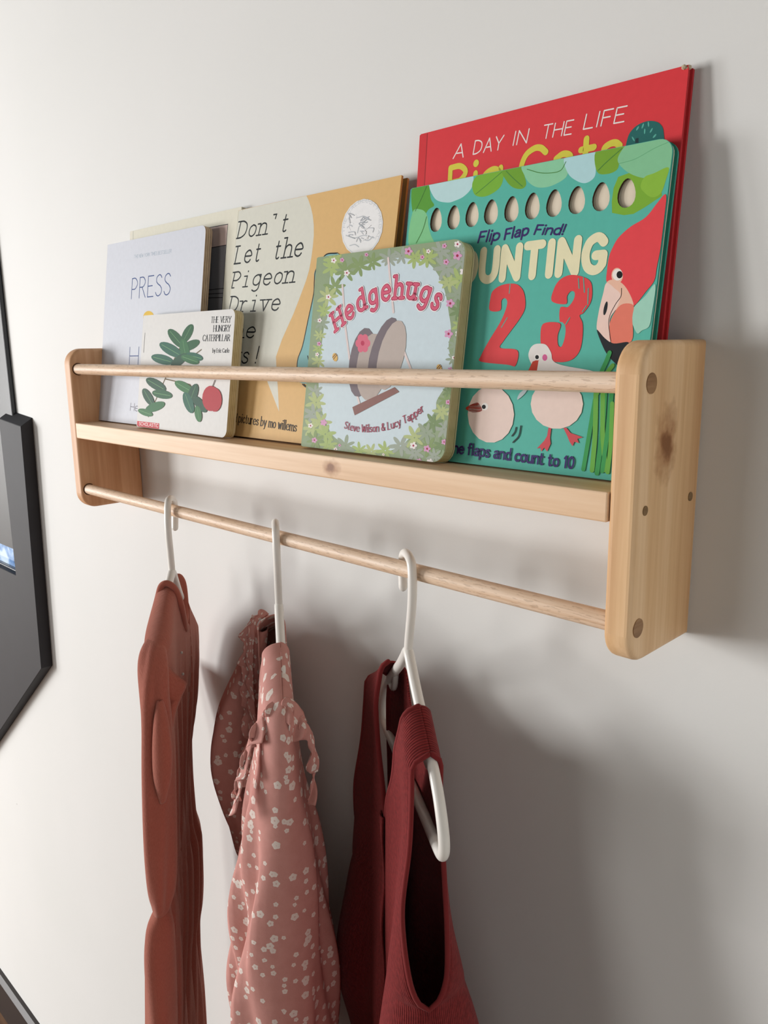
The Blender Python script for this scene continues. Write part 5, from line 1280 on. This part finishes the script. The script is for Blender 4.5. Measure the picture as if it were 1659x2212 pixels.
book('hed', 'board_book', 'square pale blue board book with a green leaf border and pink flowers', '94a684', 'cfc9a0', 'board', .012, pages='cfc79a', pages2='a9a072', pn=600)
book('cat', 'board_book', 'small white board book with green leaf shapes and a red corner badge', 'dfdedb', 'd5c49c', 'board', .008, pages='d8c69b', pages2='aa9668', pn=500)
# frayed corner of the tall red book
r_ = [o for o in bpy.data.objects if o.get('label', '').startswith('large red')][0]
bm = bmesh.new(); W_, H_ = BOOKS['red']['W'], BOOKS['red']['H']; rnd = random.Random(3)
for k in range(7):
    bmesh.ops.create_icosphere(bm, subdivisions=1, radius=rnd.uniform(.0011, .0021), matrix=Matrix.Translation((W_-.0012+rnd.uniform(-.002, .0012), rnd.uniform(-.0003, .003), H_-.0012+rnd.uniform(-.0022, .0008))))
o = obj('worn_corner', bm, flat('torn_cover_board', 'cfc0a4', .9, .1, .2, 300), r_); o['label'] = 'frayed pale cardboard corner'
# ------------------------------------------------------------------ hangers and clothes share one frame per hanger
HX = (.2043, .3955, .5686); AZ = (-47, -53.5, -56); TILT = math.radians(-14)
def hang_matrix(i):
    a = math.radians(AZ[i]); d = Vector((math.sin(a), math.cos(a), 0)); y = Vector((-d.y, d.x, 0))
    m = Matrix((d, y, Vector((0, 0, 1)))).transposed().to_4x4(); m.translation = (HX[i], -.0767, 0); return m        # x = u along the hanger towards the wall, y = -w, z up
plastic = None
m, nt, b = mat('white_plastic', .28, .5); n = N(nt); tc = n('ShaderNodeTexCoord'); ns = n('ShaderNodeTexNoise', i={'Vector': tc.outputs['Object'], 'Scale': 40.0})
nt.links.new(n.mix(ns.outputs['Fac'], lin('e9e6df'), lin('efece6')), b.inputs['Base Color']); b.inputs['Subsurface Weight'].default_value = .08; b.inputs['Subsurface Radius'].default_value = (.004, .004, .004); plastic = m
def make_hanger():
    r = thing('clothes_hanger', 'x', 'hanger', group='white hangers on the lower rail')
    bm = bmesh.new()
    hk = [(.0172, -.030), (.0182, -.016), (.0155, -.0025), (.006, .0022), (-.006, .0022), (-.0155, -.0025), (-.0180, -.018), (-.0152, -.036), (-.008, -.056), (-.002, -.073), (0, -.084)]
    tube(bm, catmull([(u, 0, z) for u, z in hk], 5), .0037, 14); obj('hook', bm, plastic, r, True)
    half = [(0, -.080), (.012, -.0885), (.03, -.103), (.06, -.124), (.09, -.147), (.104, -.163), (.1125, -.180), (.111, -.192), (.101, -.197), (.06, -.197), (.02, -.197)]
    loop = [(-u, 0, z) for u, z in half]+[(u, 0, z) for u, z in half[:0:-1]]
    bm = bmesh.new(); tube(bm, catmull(loop, 5, True), .0044, 14, closed=True); obj('frame', bm, plastic, r, True)
    for s in (1, -1):
        nt_ = [(.056, -.121), (.062, -.137), (.070, -.143), (.078, -.142), (.081, -.139)]
        bm = bmesh.new(); tube(bm, catmull([(s*u, -.001*s, z) for u, z in nt_], 4), .0030, 10); obj('strap_notch', bm, plastic, r, True)
    return r
h0 = make_hanger()
LB = ('white plastic hanger holding the rust red top, leftmost on the rail', 'white plastic hanger holding the pink flowered blouse, middle of the rail', 'white plastic hanger holding the dark red corduroy dress, nearest the right panel')
for i in range(3):
    o = h0
    if i:
        o = h0.copy(); C.objects.link(o)
        for ch in list(h0.children): c = ch.copy(); C.objects.link(c); c.parent = o
    mw = hang_matrix(i)
    if i == 0: mw = mw @ Matrix.Translation((0, 0, -.0102)) @ Matrix.Rotation(-TILT, 4, 'Y') @ Matrix.Translation((0, 0, .0102))   # swung up towards the room
    o.matrix_world = mw; o['label'] = LB[i]
# ------------------------------------------------------------------ cloth
def itp(x, tab):
    """smooth interpolation in a table of (x, value) sorted by x"""
    X = [t[0] for t in tab]; Y = [t[1] for t in tab]
    if x <= X[0]: return Y[0]
    if x >= X[-1]: return Y[-1]
    i = max(k for k in range(len(X)-1) if X[k] <= x); h = X[i+1]-X[i]; t = (x-X[i])/h
    m0 = (Y[i+1]-Y[max(i-1, 0)])/max(X[i+1]-X[max(i-1, 0)], 1e-9); m1 = (Y[min(i+2, len(Y)-1)]-Y[i])/max(X[min(i+2, len(X)-1)]-X[i], 1e-9)
    return (2*t**3-3*t*t+1)*Y[i]+(t**3-2*t*t+t)*h*m0+(-2*t**3+3*t*t)*Y[i+1]+(t**3-t*t)*h*m1
def sst(a, b, x): t = min(1, max(0, (x-a)/(b-a))); return t*t*(3-2*t)
ARM = [(0, -.080), (.012, -.0885), (.03, -.103), (.06, -.124), (.09, -.147), (.104, -.163), (.1125, -.180), (.13, -.22)]
arm = lambda u: itp(abs(u), ARM)
ARM1 = sorted((u*math.cos(TILT)-(z+.0102)*math.sin(TILT), u*math.sin(TILT)+(z+.0102)*math.cos(TILT)-.0102) for u, z in [(-u, z) for u, z in ARM[:0:-1]]+ARM)
arm1 = lambda u: itp(u, ARM1)
def add_grid(bm, P, UV, mi=0, uvl=None, flip=False):
    nr, nc = len(P), len(P[0]); V = [[bm.verts.new((u, -w, z)) for (u, w, z) in row] for row in P]
    for i in range(nr-1):
        for j in range(nc-1):
            q = [(i, j), (i, j+1), (i+1, j+1), (i+1, j)]
            if flip: q = q[::-1]
            try: f = bm.faces.new([V[a][b] for a, b in q])
            except ValueError: continue
            f.material_index = mi; f.smooth = True
            for lp, (a, b) in zip(f.loops, q): lp[uvl].uv = UV[a][b]
    return V
def shell(bm, uvl, P, nr=110, nc=30):
    """front and back cloth panels draped over a hanger's arms.  P: dict of shape functions"""
    for half in (-1, 1):
        for side in (-1, 1):
            R, UVr = [], []
            for i in range(nr+1):
                t = 1-(1-i/nr)**1.7; row, uv = [], []
                for j in range(nc+1):
                    s = j/nc; a0, a1 = P['sh'](half); us = a0+(a1-a0)*s; zt = P.get('arm', arm)(half*us)+P.get('lift', .0078); z = P['zb']+(zt-P['zb'])*t
                    ui = P['ui'](z, side, half); uo = P['uo'](z, half); u = half*(ui+(uo-ui)*s)
                    w = P['W'](u, z, side, half)
                    wm = P['mid'](u, z)
                    zu = P['zu']
                    k = 1-sst(zu-.03, zu+.02, z)                            # side seam closes below the underarm
                    q = math.sqrt(max(0, 1-s**P.get('sp', 6)))
                    if 'edge' in P: w += (P['edge'](z, side, half)-w)*s**P.get('sp', 6)
                    else: w = wm+(w-wm)*(1-k+k*q)
                    dz = zt-z; rr = P.get('rnd', .012)
                    if dz < rr: w = wm+(w-wm)*math.sqrt(max(0, 1-(1-dz/rr)**2))
                    yv = P['lim'](u); w = min(w, yv)
                    row.append((u, w, z))
                ln = [0.0]
                for j in range(nc, 0, -1): ln.append(ln[-1]+math.dist(row[j][:2], row[j-1][:2]))
                R.append(row); UVr.append([(side*half*l+(.9 if half > 0 else 0), z_[2]) for l, z_ in zip(ln[::-1], row)])
            add_grid(bm, R, UVr, 0, uvl, flip=(side*half > 0))
    bmesh.ops.remove_doubles(bm, verts=bm.verts[:], dist=.0004)
    bmesh.ops.recalc_face_normals(bm, faces=bm.faces[:])
def loft(bm, uvl, secs, n=28, steps=60, fold=None, off=0.0):
    """closed tube: secs = [(u,w,z,ru,rw)] centre and half widths, smoothly interpolated"""
    S = catmull(secs, max(2, steps//(len(secs)-1))); R, UVr = [], []; ln = 0
    for i, s in enumerate(S):
        if i: ln += np.linalg.norm(s[:3]-S[i-1][:3])
        row, uv = [], []
        for k in range(n+1):
            a = 2*PI*(k % n)/n; f = fold(a, i/(len(S)-1)) if fold else 0
            row.append((s[0]+(s[3]+f)*math.cos(a), s[1]+(s[4]+f)*math.sin(a), s[2])); uv.append((k/n*2*PI*(abs(s[3])+abs(s[4]))/2+off, -ln))
        R.append(row); UVr.append(uv)
    add_grid(bm, R, UVr, 0, uvl)
    bmesh.ops.remove_doubles(bm, verts=bm.verts[:], dist=.00005); bmesh.ops.recalc_face_normals(bm, faces=bm.faces[:])
def ruffle(bm, uvl, path, wid, amp, freq, out, seed=0, off=0.0):
    """gathered strip: path of (u,w,z); wid = direction and size of its fall; out = direction it flutters in"""
    S = catmull(path, 26); R, UVr = [], []; rnd = random.Random(seed); ln = 0; ph = [rnd.uniform(0, 6) for _ in range(4)]
    wid = np.array(wid, float); out = np.array(out, float)
    for i, s in enumerate(S):
        if i: ln += np.linalg.norm(s-S[i-1])
        row, uv = [], []
        for j in range(9):
            v = j/8; a = amp*(.25+v)*(math.sin(freq*ln+ph[0])+.6*math.sin(freq*1.73*ln+ph[1])+.4*math.sin(freq*3.1*ln+ph[2]+v))
            e = .25*math.sin(freq*.83*ln+ph[3])
            row.append(tuple(s+wid*v*(1+e)+out*(a+.004*math.sin(PI*v)))); uv.append((ln*1.6+off, v*.03))
        R.append(row); UVr.append(uv)
    add_grid(bm, R, UVr, 0, uvl)
def cloth(name, fill, m, parent, thick=.0014, label=None):
    bm = bmesh.new(); uvl = bm.loops.layers.uv.new('UVMap'); fill(bm, uvl)
    o = obj(name, bm, m, parent)
    if thick: s = o.modifiers.new('thickness', 'SOLIDIFY'); s.thickness = thick; s.offset = 0
    if label: o['label'] = label
    return o
def velour():
    m, nt, b = mat('rust_velour', .95, .1); n = N(nt); uv = n('ShaderNodeUVMap'); 
    mp = n('ShaderNodeMapping', i={'Vector': uv.outputs[0], 'Scale': (1400.0, 260.0, 1.0)}); a = n('ShaderNodeTexNoise', i={'Vector': mp.outputs[0], 'Scale': 1.0, 'Detail': 3.0})
    g = n('ShaderNodeTexNoise', i={'Vector': uv.outputs[0], 'Scale': 55.0, 'Detail': 3.0})
    c = n.mix(a.outputs['Fac'], lin('8e4c40'), lin('b9705f')); c = n.mix(n.math('MULTIPLY', g.outputs['Fac'], .5), c, lin('a75f50'))
    nt.links.new(c, b.inputs['Base Color']); b.inputs['Sheen Weight'].default_value = .35; b.inputs['Sheen Roughness'].default_value = .5; b.inputs['Sheen Tint'].default_value = (1, .75, .65, 1)
    n.bump(a.outputs['Fac'], .5, .0012, b); return m
def floral():
    m, nt, b = mat('pink_floral_cotton', .8, .15); n = N(nt); uv = n('ShaderNodeUVMap')
    fl = None
    for sc, thr, r0, sh in ((66.0, .5, .24, 0.0), (104.0, .64, .26, 3.7)):
        mp = n('ShaderNodeMapping', i={'Vector': uv.outputs[0], 'Location': (sh, sh*.6, 0), 'Scale': (sc, sc, 1.0)})
        vo = n('ShaderNodeTexVoronoi', voronoi_dimensions='2D', i={'Vector': mp.outputs[0], 'Scale': 1.0, 'Randomness': .9})
        df = n('ShaderNodeVectorMath', operation='SUBTRACT', i={0: mp.outputs[0], 1: vo.outputs['Position']}); sp = n('ShaderNodeSeparateXYZ', i={0: df.outputs[0]})
        ln = n.math('SQRT', n.math('ADD', n.math('MULTIPLY', sp.outputs[0], sp.outputs[0]), n.math('MULTIPLY', sp.outputs[1], sp.outputs[1])))
        an = n.math('ARCTAN2', sp.outputs[1], sp.outputs[0]); cs = n('ShaderNodeSeparateColor', i={0: vo.outputs['Color']})
        pet = n.math('MULTIPLY', n.math('SINE', n.math('ADD', n.math('MULTIPLY', an, 5.0), n.math('MULTIPLY', cs.outputs[1], 6.28))), .022)
        rad = n.math('ADD', n.math('MULTIPLY', n.math('ADD', n.math('MULTIPLY', cs.outputs[2], .35), .75), r0), pet)
        f = n.math('MULTIPLY', n.math('LESS_THAN', ln, rad), n.math('GREATER_THAN', cs.outputs[0], thr))
        f = n.math('MULTIPLY', f, n.math('SUBTRACT', 1.0, n.math('MULTIPLY', n.math('LESS_THAN', ln, .055), .5)))
        fl = f if fl is None else n.math('MAXIMUM', fl, f)
    wv = n('ShaderNodeTexNoise', i={'Vector': uv.outputs[0], 'Scale': 900.0, 'Detail': 2.0}); cr = n('ShaderNodeTexNoise', i={'Vector': uv.outputs[0], 'Scale': 90.0, 'Detail': 4.0})
    c = n.mix(cr.outputs['Fac'], lin('c28980'), lin('d29b92')); c = n.mix(n.math('MULTIPLY', fl, .92), c, lin('eadfd6'))
    nt.links.new(c, b.inputs['Base Color']); h = n.math('ADD', n.math('MULTIPLY', wv.outputs['Fac'], .2), cr.outputs['Fac']); n.bump(h, .35, .0016, b); return m
def corduroy():
    m, nt, b = mat('burgundy_corduroy', .85, .15); n = N(nt); uv = n('ShaderNodeUVMap'); sp = n('ShaderNodeSeparateXYZ', i={0: uv.outputs[0]})
    s = n.math('SINE', n.math('MULTIPLY', sp.outputs[0], 2*PI*560)); g = n('ShaderNodeTexNoise', i={'Vector': uv.outputs[0], 'Scale': 300.0, 'Detail': 3.0})
    f = n.math('ADD', n.math('MULTIPLY', s, .25), n.math('MULTIPLY', g.outputs['Fac'], .8))
    nt.links.new(n.ramp(f, [(.15, lin('5f1d1e')), (.7, lin('8c3030'))]), b.inputs['Base Color']); b.inputs['Sheen Weight'].default_value = .12; b.inputs['Sheen Tint'].default_value = (1, .6, .6, 1)
    n.bump(f, .6, .0010, b); return m
VEL, FLO, COR = velour(), floral(), corduroy()
def wall_lim(i):
    a = math.radians(AZ[i]); return lambda u: (.0767-.004-u*math.cos(a))/(-math.sin(a))
# ---- dark red corduroy dress (nearest the right panel)
g3 = thing('corduroy_dress', 'dark red sleeveless corduroy dress hanging nearest the right panel', 'dress', mw=hang_matrix(2))
NK3 = [(-.232, 0), (-.205, .012), (-.179, .028), (-.156, .037), (-.129, .045), (-.10, .047)]
NB3 = [(-.150, 0), (-.142, .018), (-.13, .034), (-.11, .046)]
UO3 = [(-.64, .165), (-.50, .145), (-.40, .130), (-.345, .120), (-.322, .113), (-.305, .107), (-.28, .099), (-.25, .093), (-.2, .088), (-.16, .084), (-.13, .080)]
GF3 = [(-.64, .052), (-.5, .047), (-.42, .040), (-.358, .030), (-.307, .021), (-.257, .012), (-.2, .004), (-.15, 0)]
GB3 = [(-.64, .080), (-.5, .058), (-.35, .034), (-.268, .015), (-.235, .010), (-.2, .004), (-.13, 0)]
def W3(u, z, side, half):
    a = abs(u)/.1; fo = sst(-.2, -.45, z)
    if side < 0:
        w = -.0215-itp(z, GF3)*a**1.25*(1-(.62*sst(-.425, -.55, z) if u > 0 else 0))+.004*fo*math.sin(u*95+z*6)
        w -= .010*math.exp(-((u+.118+.25*(z+.3))/.018)**2)*sst(-.27, -.38, z)
        w += .006*math.exp(-((u+.052)/.02)**2)*sst(-.12, -.2, z)*sst(-.5, -.3, z)
        if z > -.15: w += .006*sst(-.15, -.11, z)
        return w
    w = .005+.003*sst(-.17, -.12, z)+itp(z, GB3)*(a**1.1 if u < 0 else .25*a)+.005*fo*math.sin(u*80-1+z*5)
    return w
L3 = wall_lim(2)
EF3 = [(-.64, -.012), (-.335, -.012), (-.3205, -.0115), (-.3185, -.0160), (-.313, -.0205), (-.299, -.0245), (-.268, -.0270), (-.244, -.0265), (-.2, -.020), (-.16, -.017), (-.13, -.0155), (-.11, -.013)]
EB3 = [(-.64, -.012), (-.335, -.012), (-.3205, -.0115), (-.3185, -.0065), (-.313, -.0010), (-.299, .0045), (-.268, .0070), (-.23, .0065), (-.2, .0055), (-.16, .0050), (-.13, .0068), (-.11, .0078)]
E3 = lambda z, side, half: itp(z, EF3 if side < 0 else EB3)-(.006 if half > 0 else 0)
P3 = dict(sh=lambda h: (.047, .079), zb=-.64, zu=-.318, sp=7, rnd=.0115,
          ui=lambda z, side, half: itp(z, NK3 if side < 0 else NB3), uo=lambda z, half: itp(z, UO3)-(.012*sst(-.4, -.6, z) if half > 0 else 0), W=W3,
          mid=lambda u, z: (-.0015 if u < 0 else -.0075)-(.006*sst(-.15, -.6, z)), lim=L3, edge=E3)
cloth('body', lambda bm, uvl: shell(bm, uvl, P3, 130, 30), COR, g3, .0018)
def edge3(side, half, z0, z1, inner, n=40):
    out = []
    for i in range(n+1):
        z = z0+(z1-z0)*i/n
        u = half*(itp(z, NK3 if side < 0 else NB3) if inner else itp(z, UO3)); w = W3(u, z, side, half); wm = P3['mid'](u, z)
        if not inner: w = E3(z, side, half)
        dz = arm(.047 if inner else .079)+.0078-z
        if dz < .0115: w = wm+(w-wm)*math.sqrt(max(0, 1-(1-dz/.0115)**2))
        out.append((u, min(w, L3(u)), z))
    return out
for half in (-1, 1):
    zt = arm(.079)+.0077
    ring = edge3(-1, half, zt, -.321, False)+edge3(1, half, -.321, zt, False)[1:]
    def fl(bm, uvl, ring=ring): tube(bm, [(u, -w, z) for u, w, z in ring], .0021, 8)
    o = cloth('armhole_binding', fl, COR, g3, 0)
    for p in o.data.polygons: p.use_smooth = True
ztn = arm(.047)+.0077
nk = edge3(-1, -1, ztn, -.231, True)+edge3(-1, 1, -.231, ztn, True)[1:]
o = cloth('neck_binding', lambda bm, uvl: tube(bm, [(u, -w-.0006, z) for u, w, z in nk], .0024, 8), COR, g3, 0)
for p in o.data.polygons: p.use_smooth = True
def plk(bm, uvl):
    R, U = [], []
    for i in range(40):
        z = -.226-.37*i/39; R.append([(.006-.013*j/6, W3(0, z, -1, -1)-.0022+.0012*math.sin(z*70+j*.5)-.0010*math.sin(j/6*PI), z) for j in range(7)]); U.append([(.3+j*.002, z) for j in range(7)])
    add_grid(bm, R, U, 0, uvl)
cloth('front_placket', plk, COR, g3, .0016)
# ---- pink flowered blouse (middle)
g2 = thing('floral_blouse', 'dusty pink blouse with small white flowers and ruffles, hanging in the middle', 'blouse', mw=hang_matrix(1))
NK2 = [(-.215, 0), (-.18, .010), (-.15, .022), (-.12, .036), (-.10, .042)]
NB2 = [(-.135, 0), (-.125, .02), (-.11, .04)]
UO2 = [(-.72, .150), (-.50, .136), (-.40, .132), (-.30, .129), (-.22, .127), (-.18, .124), (-.16, .117), (-.14, .104), (-.12, .094)]
FN2 = [(-.72, -.070), (-.465, -.060), (-.408, -.056), (-.311, -.047), (-.241, -.038), (-.196, -.029), (-.15, -.022), (-.12, -.014)]
BN2 = [(-.72, .034), (-.60, .035), (-.473, .037), (-.411, .037), (-.345, .031), (-.271, .026), (-.223, .017), (-.177, .012), (-.135, .009), (-.11, .009)]
L2 = wall_lim(1)
def W2(u, z, side, half):
    fo = sst(-.16, -.36, z); a = sst(.02, -.09, u)
    if side < 0:
        w = itp(z, FN2)*a+(1-a)*(-.022-.10*max(0, -.2-z)*.35)
        w += fo*(.0085*math.sin(u*150+z*26+.6)+.0045*math.sin(u*310-z*14)); return w
    w = itp(z, BN2)*a+(1-a)*(.006+.02*sst(-.2, -.45, z))
    return w+fo*(.006*math.sin(u*140-z*18)+.003*math.sin(u*290+z*10))
P2 = dict(sh=lambda h: (.042, .092), zb=-.72, zu=-.09, sp=5, rnd=.013, lift=.0092,
          ui=lambda z, side, half: itp(z, NK2 if side < 0 else NB2), uo=lambda z, half: itp(z, UO2), W=W2,
          mid=lambda u, z: -.001-.012*sst(-.15, -.5, z), lim=L2)
cloth('body', lambda bm, uvl: shell(bm, uvl, P2, 150, 44), FLO, g2, .0010)
def fs(a, t): return (.0035*math.sin(3*a+t*6)+.0022*math.sin(7*a-t*4))*sst(0, .4, t)
cloth('sleeve', lambda bm, uvl: loft(bm, uvl, [(.066, -.018, -.125, .012, .006), (.070, -.030, -.165, .022, .014), (.074, -.046, -.22, .030, .024), (.078, -.052, -.275, .032, .029), (.080, -.048, -.33, .030, .026), (.082, -.044, -.375, .024, .019), (.084, -.046, -.405, .014, .010), (.084, -.047, -.414, .004, .003)], 40, 70, fs, .5), FLO, g2, .0010)
RUF = FLO
cloth('shoulder_ruffle', lambda bm, uvl: ruffle(bm, uvl, [(-.100, -.046, -.218), (-.099, -.041, -.195), (-.097, -.033, -.172), (-.094, -.024, -.153), (-.093, -.012, -.142), (-.095, -.002, -.138), (-.099, .008, -.142), (-.103, .018, -.154), (-.105, .024, -.168), (-.104, .024, -.19), (-.103, .022, -.21)], (-.012, -.003, -.016), .0040, 230, (-.5, .5, .4), 5, .2), RUF, g2, .0011)
cloth('shoulder_ruffle', lambda bm, uvl: ruffle(bm, uvl, [(-.098, -.043, -.214), (-.097, -.036, -.19), (-.094, -.028, -.168), (-.091, -.019, -.150), (-.090, -.008, -.138), (-.092, .002, -.134), (-.096, .012, -.140), (-.101, .020, -.155)], (-.008, -.003, -.010), .0034, 290, (-.4, -.6, .6), 9, .6), RUF, g2, .0011)
cloth('neck_ruffle', lambda bm, uvl: ruffle(bm, uvl, [(.062, -.006, -.112), (.060, -.016, -.108), (.056, -.024, -.116), (.050, -.029, -.135), (.040, -.031, -.16), (.028, -.031, -.185), (.012, -.030, -.21), (-.004, -.030, -.235), (-.016, -.034, -.26)], (.003, -.011, -.001), .0028, 250, (.35, -.4, -.5), 2, .4), RUF, g2, .0011)
cloth('neck_ruffle', lambda bm, uvl: ruffle(bm, uvl, [(.060, -.010, -.108), (.055, -.022, -.114), (.049, -.027, -.135), (.038, -.029, -.16), (.026, -.029, -.185), (.010, -.028, -.21), (-.008, -.029, -.24)], (.002, -.006, .003), .0024, 300, (.5, -.3, .3), 7, .8), RUF, g2, .0011)
# ---- rust red velour top (leftmost)
g1 = thing('velour_top', 'rust red velour long-sleeved top hanging leftmost on the rail', 'top', mw=hang_matrix(0))
L1 = wall_lim(0)
NN1 = [(-.150, -.010), (-.135, .010), (-.115, .030), (-.095, .044), (-.08, .050)]        # neck opening, near side (from u = 0)
NF1 = [(-.150, .010), (-.135, .012), (-.12, .016), (-.10, .022)]
UN1 = [(-.95, .150), (-.6, .150), (-.455, .148), (-.40, .134), (-.3, .136), (-.2, .140), (-.15, .148), (-.12, .148), (-.10, .142)]
UF1 = [(-.95, .075), (-.6, .070), (-.42, .070), (-.32, .095), (-.24, .116), (-.16, .112)]
FN1 = [(-.95, -.048), (-.55, -.029), (-.455, -.022), (-.40, -.012), (-.32, -.011), (-.216, -.008), (-.142, -.0085), (-.09, -.010)]
FF1 = [(-.95, -.050), (-.6, -.040), (-.4, -.032), (-.2, -.024), (-.12, -.014)]
BN1 = [(-.95, -.014), (-.60, -.002), (-.5, .003), (-.384, .006), (-.276, .014), (-.164, .022), (-.11, .020)]
BM1 = [(-.95, -.036), (-.64, -.024), (-.5, -.013), (-.38, -.006), (-.266, -.001), (-.177, .006), (-.118, .010)]
BF1 = [(-.95, -.024), (-.7, -.016), (-.58, -.016), (-.554, -.012), (-.452, -.007), (-.418, -.013), (-.32, -.010), (-.245, .0030), (-.20, .0085), (-.15, .0088), (-.114, .008)]
def W1(u, z, side, half):
    fo = sst(-.14, -.3, z); a = min(1, max(0, (u+.14)/.2)); far = .46*max(0, u-.058)
    if side < 0: return -far+itp(z, FN1)*(1-a)+itp(z, FF1)*a+fo*.003*math.sin(u*120+z*9)
    n_, m_, f_ = itp(z, BN1), itp(z, BM1), itp(z, BF1); b_ = a/.45 if a < .45 else (a-.45)/.55; b_ = b_*b_*(3-2*b_)
    w = n_+(m_-n_)*b_ if a < .45 else m_+(f_-m_)*b_
    return w-far+fo*(.0038*math.sin(u*230+z*8)+.0022*math.sin(u*470-z*6))
P1 = dict(sh=lambda h: (.050, .140) if h < 0 else (.022, .095), zb=-.95, zu=-.10, sp=5, rnd=.012, lift=.0078, arm=arm1,
          ui=lambda z, side, half: itp(z, NN1 if half < 0 else NF1) if z > -.150 else (-.010 if half < 0 else .010), uo=lambda z, half: itp(z, UN1)-.014*math.exp(-((z+.408)/.012)**2) if half < 0 else itp(z, UF1), W=W1,
          mid=lambda u, z: .008-.012*(u+.14)/.2-.46*max(0, u-.058)-.026*sst(-.14, -.75, z), lim=L1)
def fs2(a, t): return .0016*math.sin(3*a+t*9)*sst(.05, .3, t)
def body1(bm, uvl):
    shell(bm, uvl, P1, 190, 40)
    loft(bm, uvl, [(-.143, -.0045, -.398, .010, .004), (-.144, -.0048, -.408, .0165, .0072), (-.146, -.0075, -.425, .0205, .0118), (-.147, -.0110, -.46, .022, .0142), (-.147, -.0135, -.52, .022, .0148), (-.147, -.0160, -.60, .022, .0152), (-.147, -.020, -.76, .022, .0155), (-.147, -.024, -.94, .022, .0155)], 36, 80, fs2, 1.3)
cloth('body', body1, VEL, g1, .0024)
def fs1(a, t): return (.0022*math.sin(3*a+t*5)+.0014*math.sin(5*a-t*7))*sst(0, .3, t)*sst(1.0, .85, t)
cloth('sleeve', lambda bm, uvl: loft(bm, uvl, [(-.108, .003, -.116, .005, .004), (-.120, .004, -.118, .013, .0080), (-.131, .005, -.126, .018, .0105), (-.139, .006, -.142, .0215, .0118), (-.143, .006, -.165, .023, .0122), (-.144, .0055, -.2, .022, .0135), (-.146, .003, -.25, .022, .0135), (-.147, -.0005, -.32, .022, .0130), (-.146, -.003, -.37, .021, .0115), (-.145, -.004, -.395, .018, .0090), (-.144, -.0042, -.405, .016, .0076)], 36, 90, fs1, .4), VEL, g1, .0022)
cloth('sleeve', lambda bm, uvl: loft(bm, uvl, [(.046, -.003, -.155, .005, .006), (.054, -.006, -.205, .014, .0105), (.055, -.012, -.25, .014, .0095), (.056, -.018, -.32, .014, .0085), (.058, -.020, -.41, .015, .009), (.058, -.0185, -.45, .016, .0115), (.058, -.021, -.52, .016, .0115), (.058, -.024, -.565, .014, .0095), (.058, -.026, -.580, .009, .006), (.058, -.026, -.584, .002, .002)], 36, 80, fs1, .7), VEL, g1, .0022)
# side flap, pocket fold and collar rolls on the visible side
def flap(bm, uvl):
    S = [(-.136, .0125, -.132), (-.1355, .0185, -.143), (-.132, .0265, -.154), (-.128, .0325, -.163), (-.132, .0285, -.173), (-.138, .0225, -.188), (-.143, .0185, -.208)]
    R, U = [], []
    for i, s in enumerate(catmull(S, 6)):
        t = i/36; wd = .021*math.sin(PI*min(1, .12+.88*t))
        R.append([(s[0]-.010*math.sin(PI*j/8*.8), s[1]-wd*j/8, s[2]-.020*(j/8)*math.sin(PI*t)) for j in range(9)]); U.append([(j*.003, -t*.08) for j in range(9)])
    add_grid(bm, R, U, 0, uvl)
cloth('shoulder_flap', flap, VEL, g1, .003)
cloth('pocket', lambda bm, uvl: loft(bm, uvl, [(-.160, .014, -.165, .004, .002), (-.166, .015, -.185, .007, .006), (-.168, .0145, -.215, .008, .0085), (-.167, .0125, -.245, .007, .0075), (-.163, .010, -.272, .004, .002)], 24, 40, None, .3), VEL, g1, .002)
cloth('collar', lambda bm, uvl: tube(bm, catmull([(u, -w, z) for u, w, z in [(.020, -.014, -.122), (.021, -.010, -.104), (.021, -.003, -.0945), (.022, .002, -.102), (.019, .004, -.120), (.010, .0055, -.137), (-.006, .0065, -.149)]], 6), .0042, 10), VEL, g1, 0)
cloth('collar', lambda bm, uvl: tube(bm, catmull([(u, -w, z) for u, w, z in [(-.050, -.0085, -.094), (-.052, -.004, -.083), (-.052, .003, -.0805), (-.051, .0105, -.088), (-.043, .0135, -.108), (-.026, .0115, -.130), (-.008, .0085, -.149)]], 6), .0034, 10), VEL, g1, 0)
for o in g1.children:
    if o.name.startswith('collar'):
        for p in o.data.polygons: p.use_smooth = True
snapm = flat('snap_metal', 'b9b4ac', .3, .6)
for z in (-.160, -.185):
    bm = bmesh.new(); bmesh.ops.create_uvsphere(bm, u_segments=10, v_segments=6, radius=.0016, matrix=Matrix.Translation((-.052, -(.0125 if z > -.19 else .0095), z))); o = obj('snap_button', bm, snapm, g1, True)
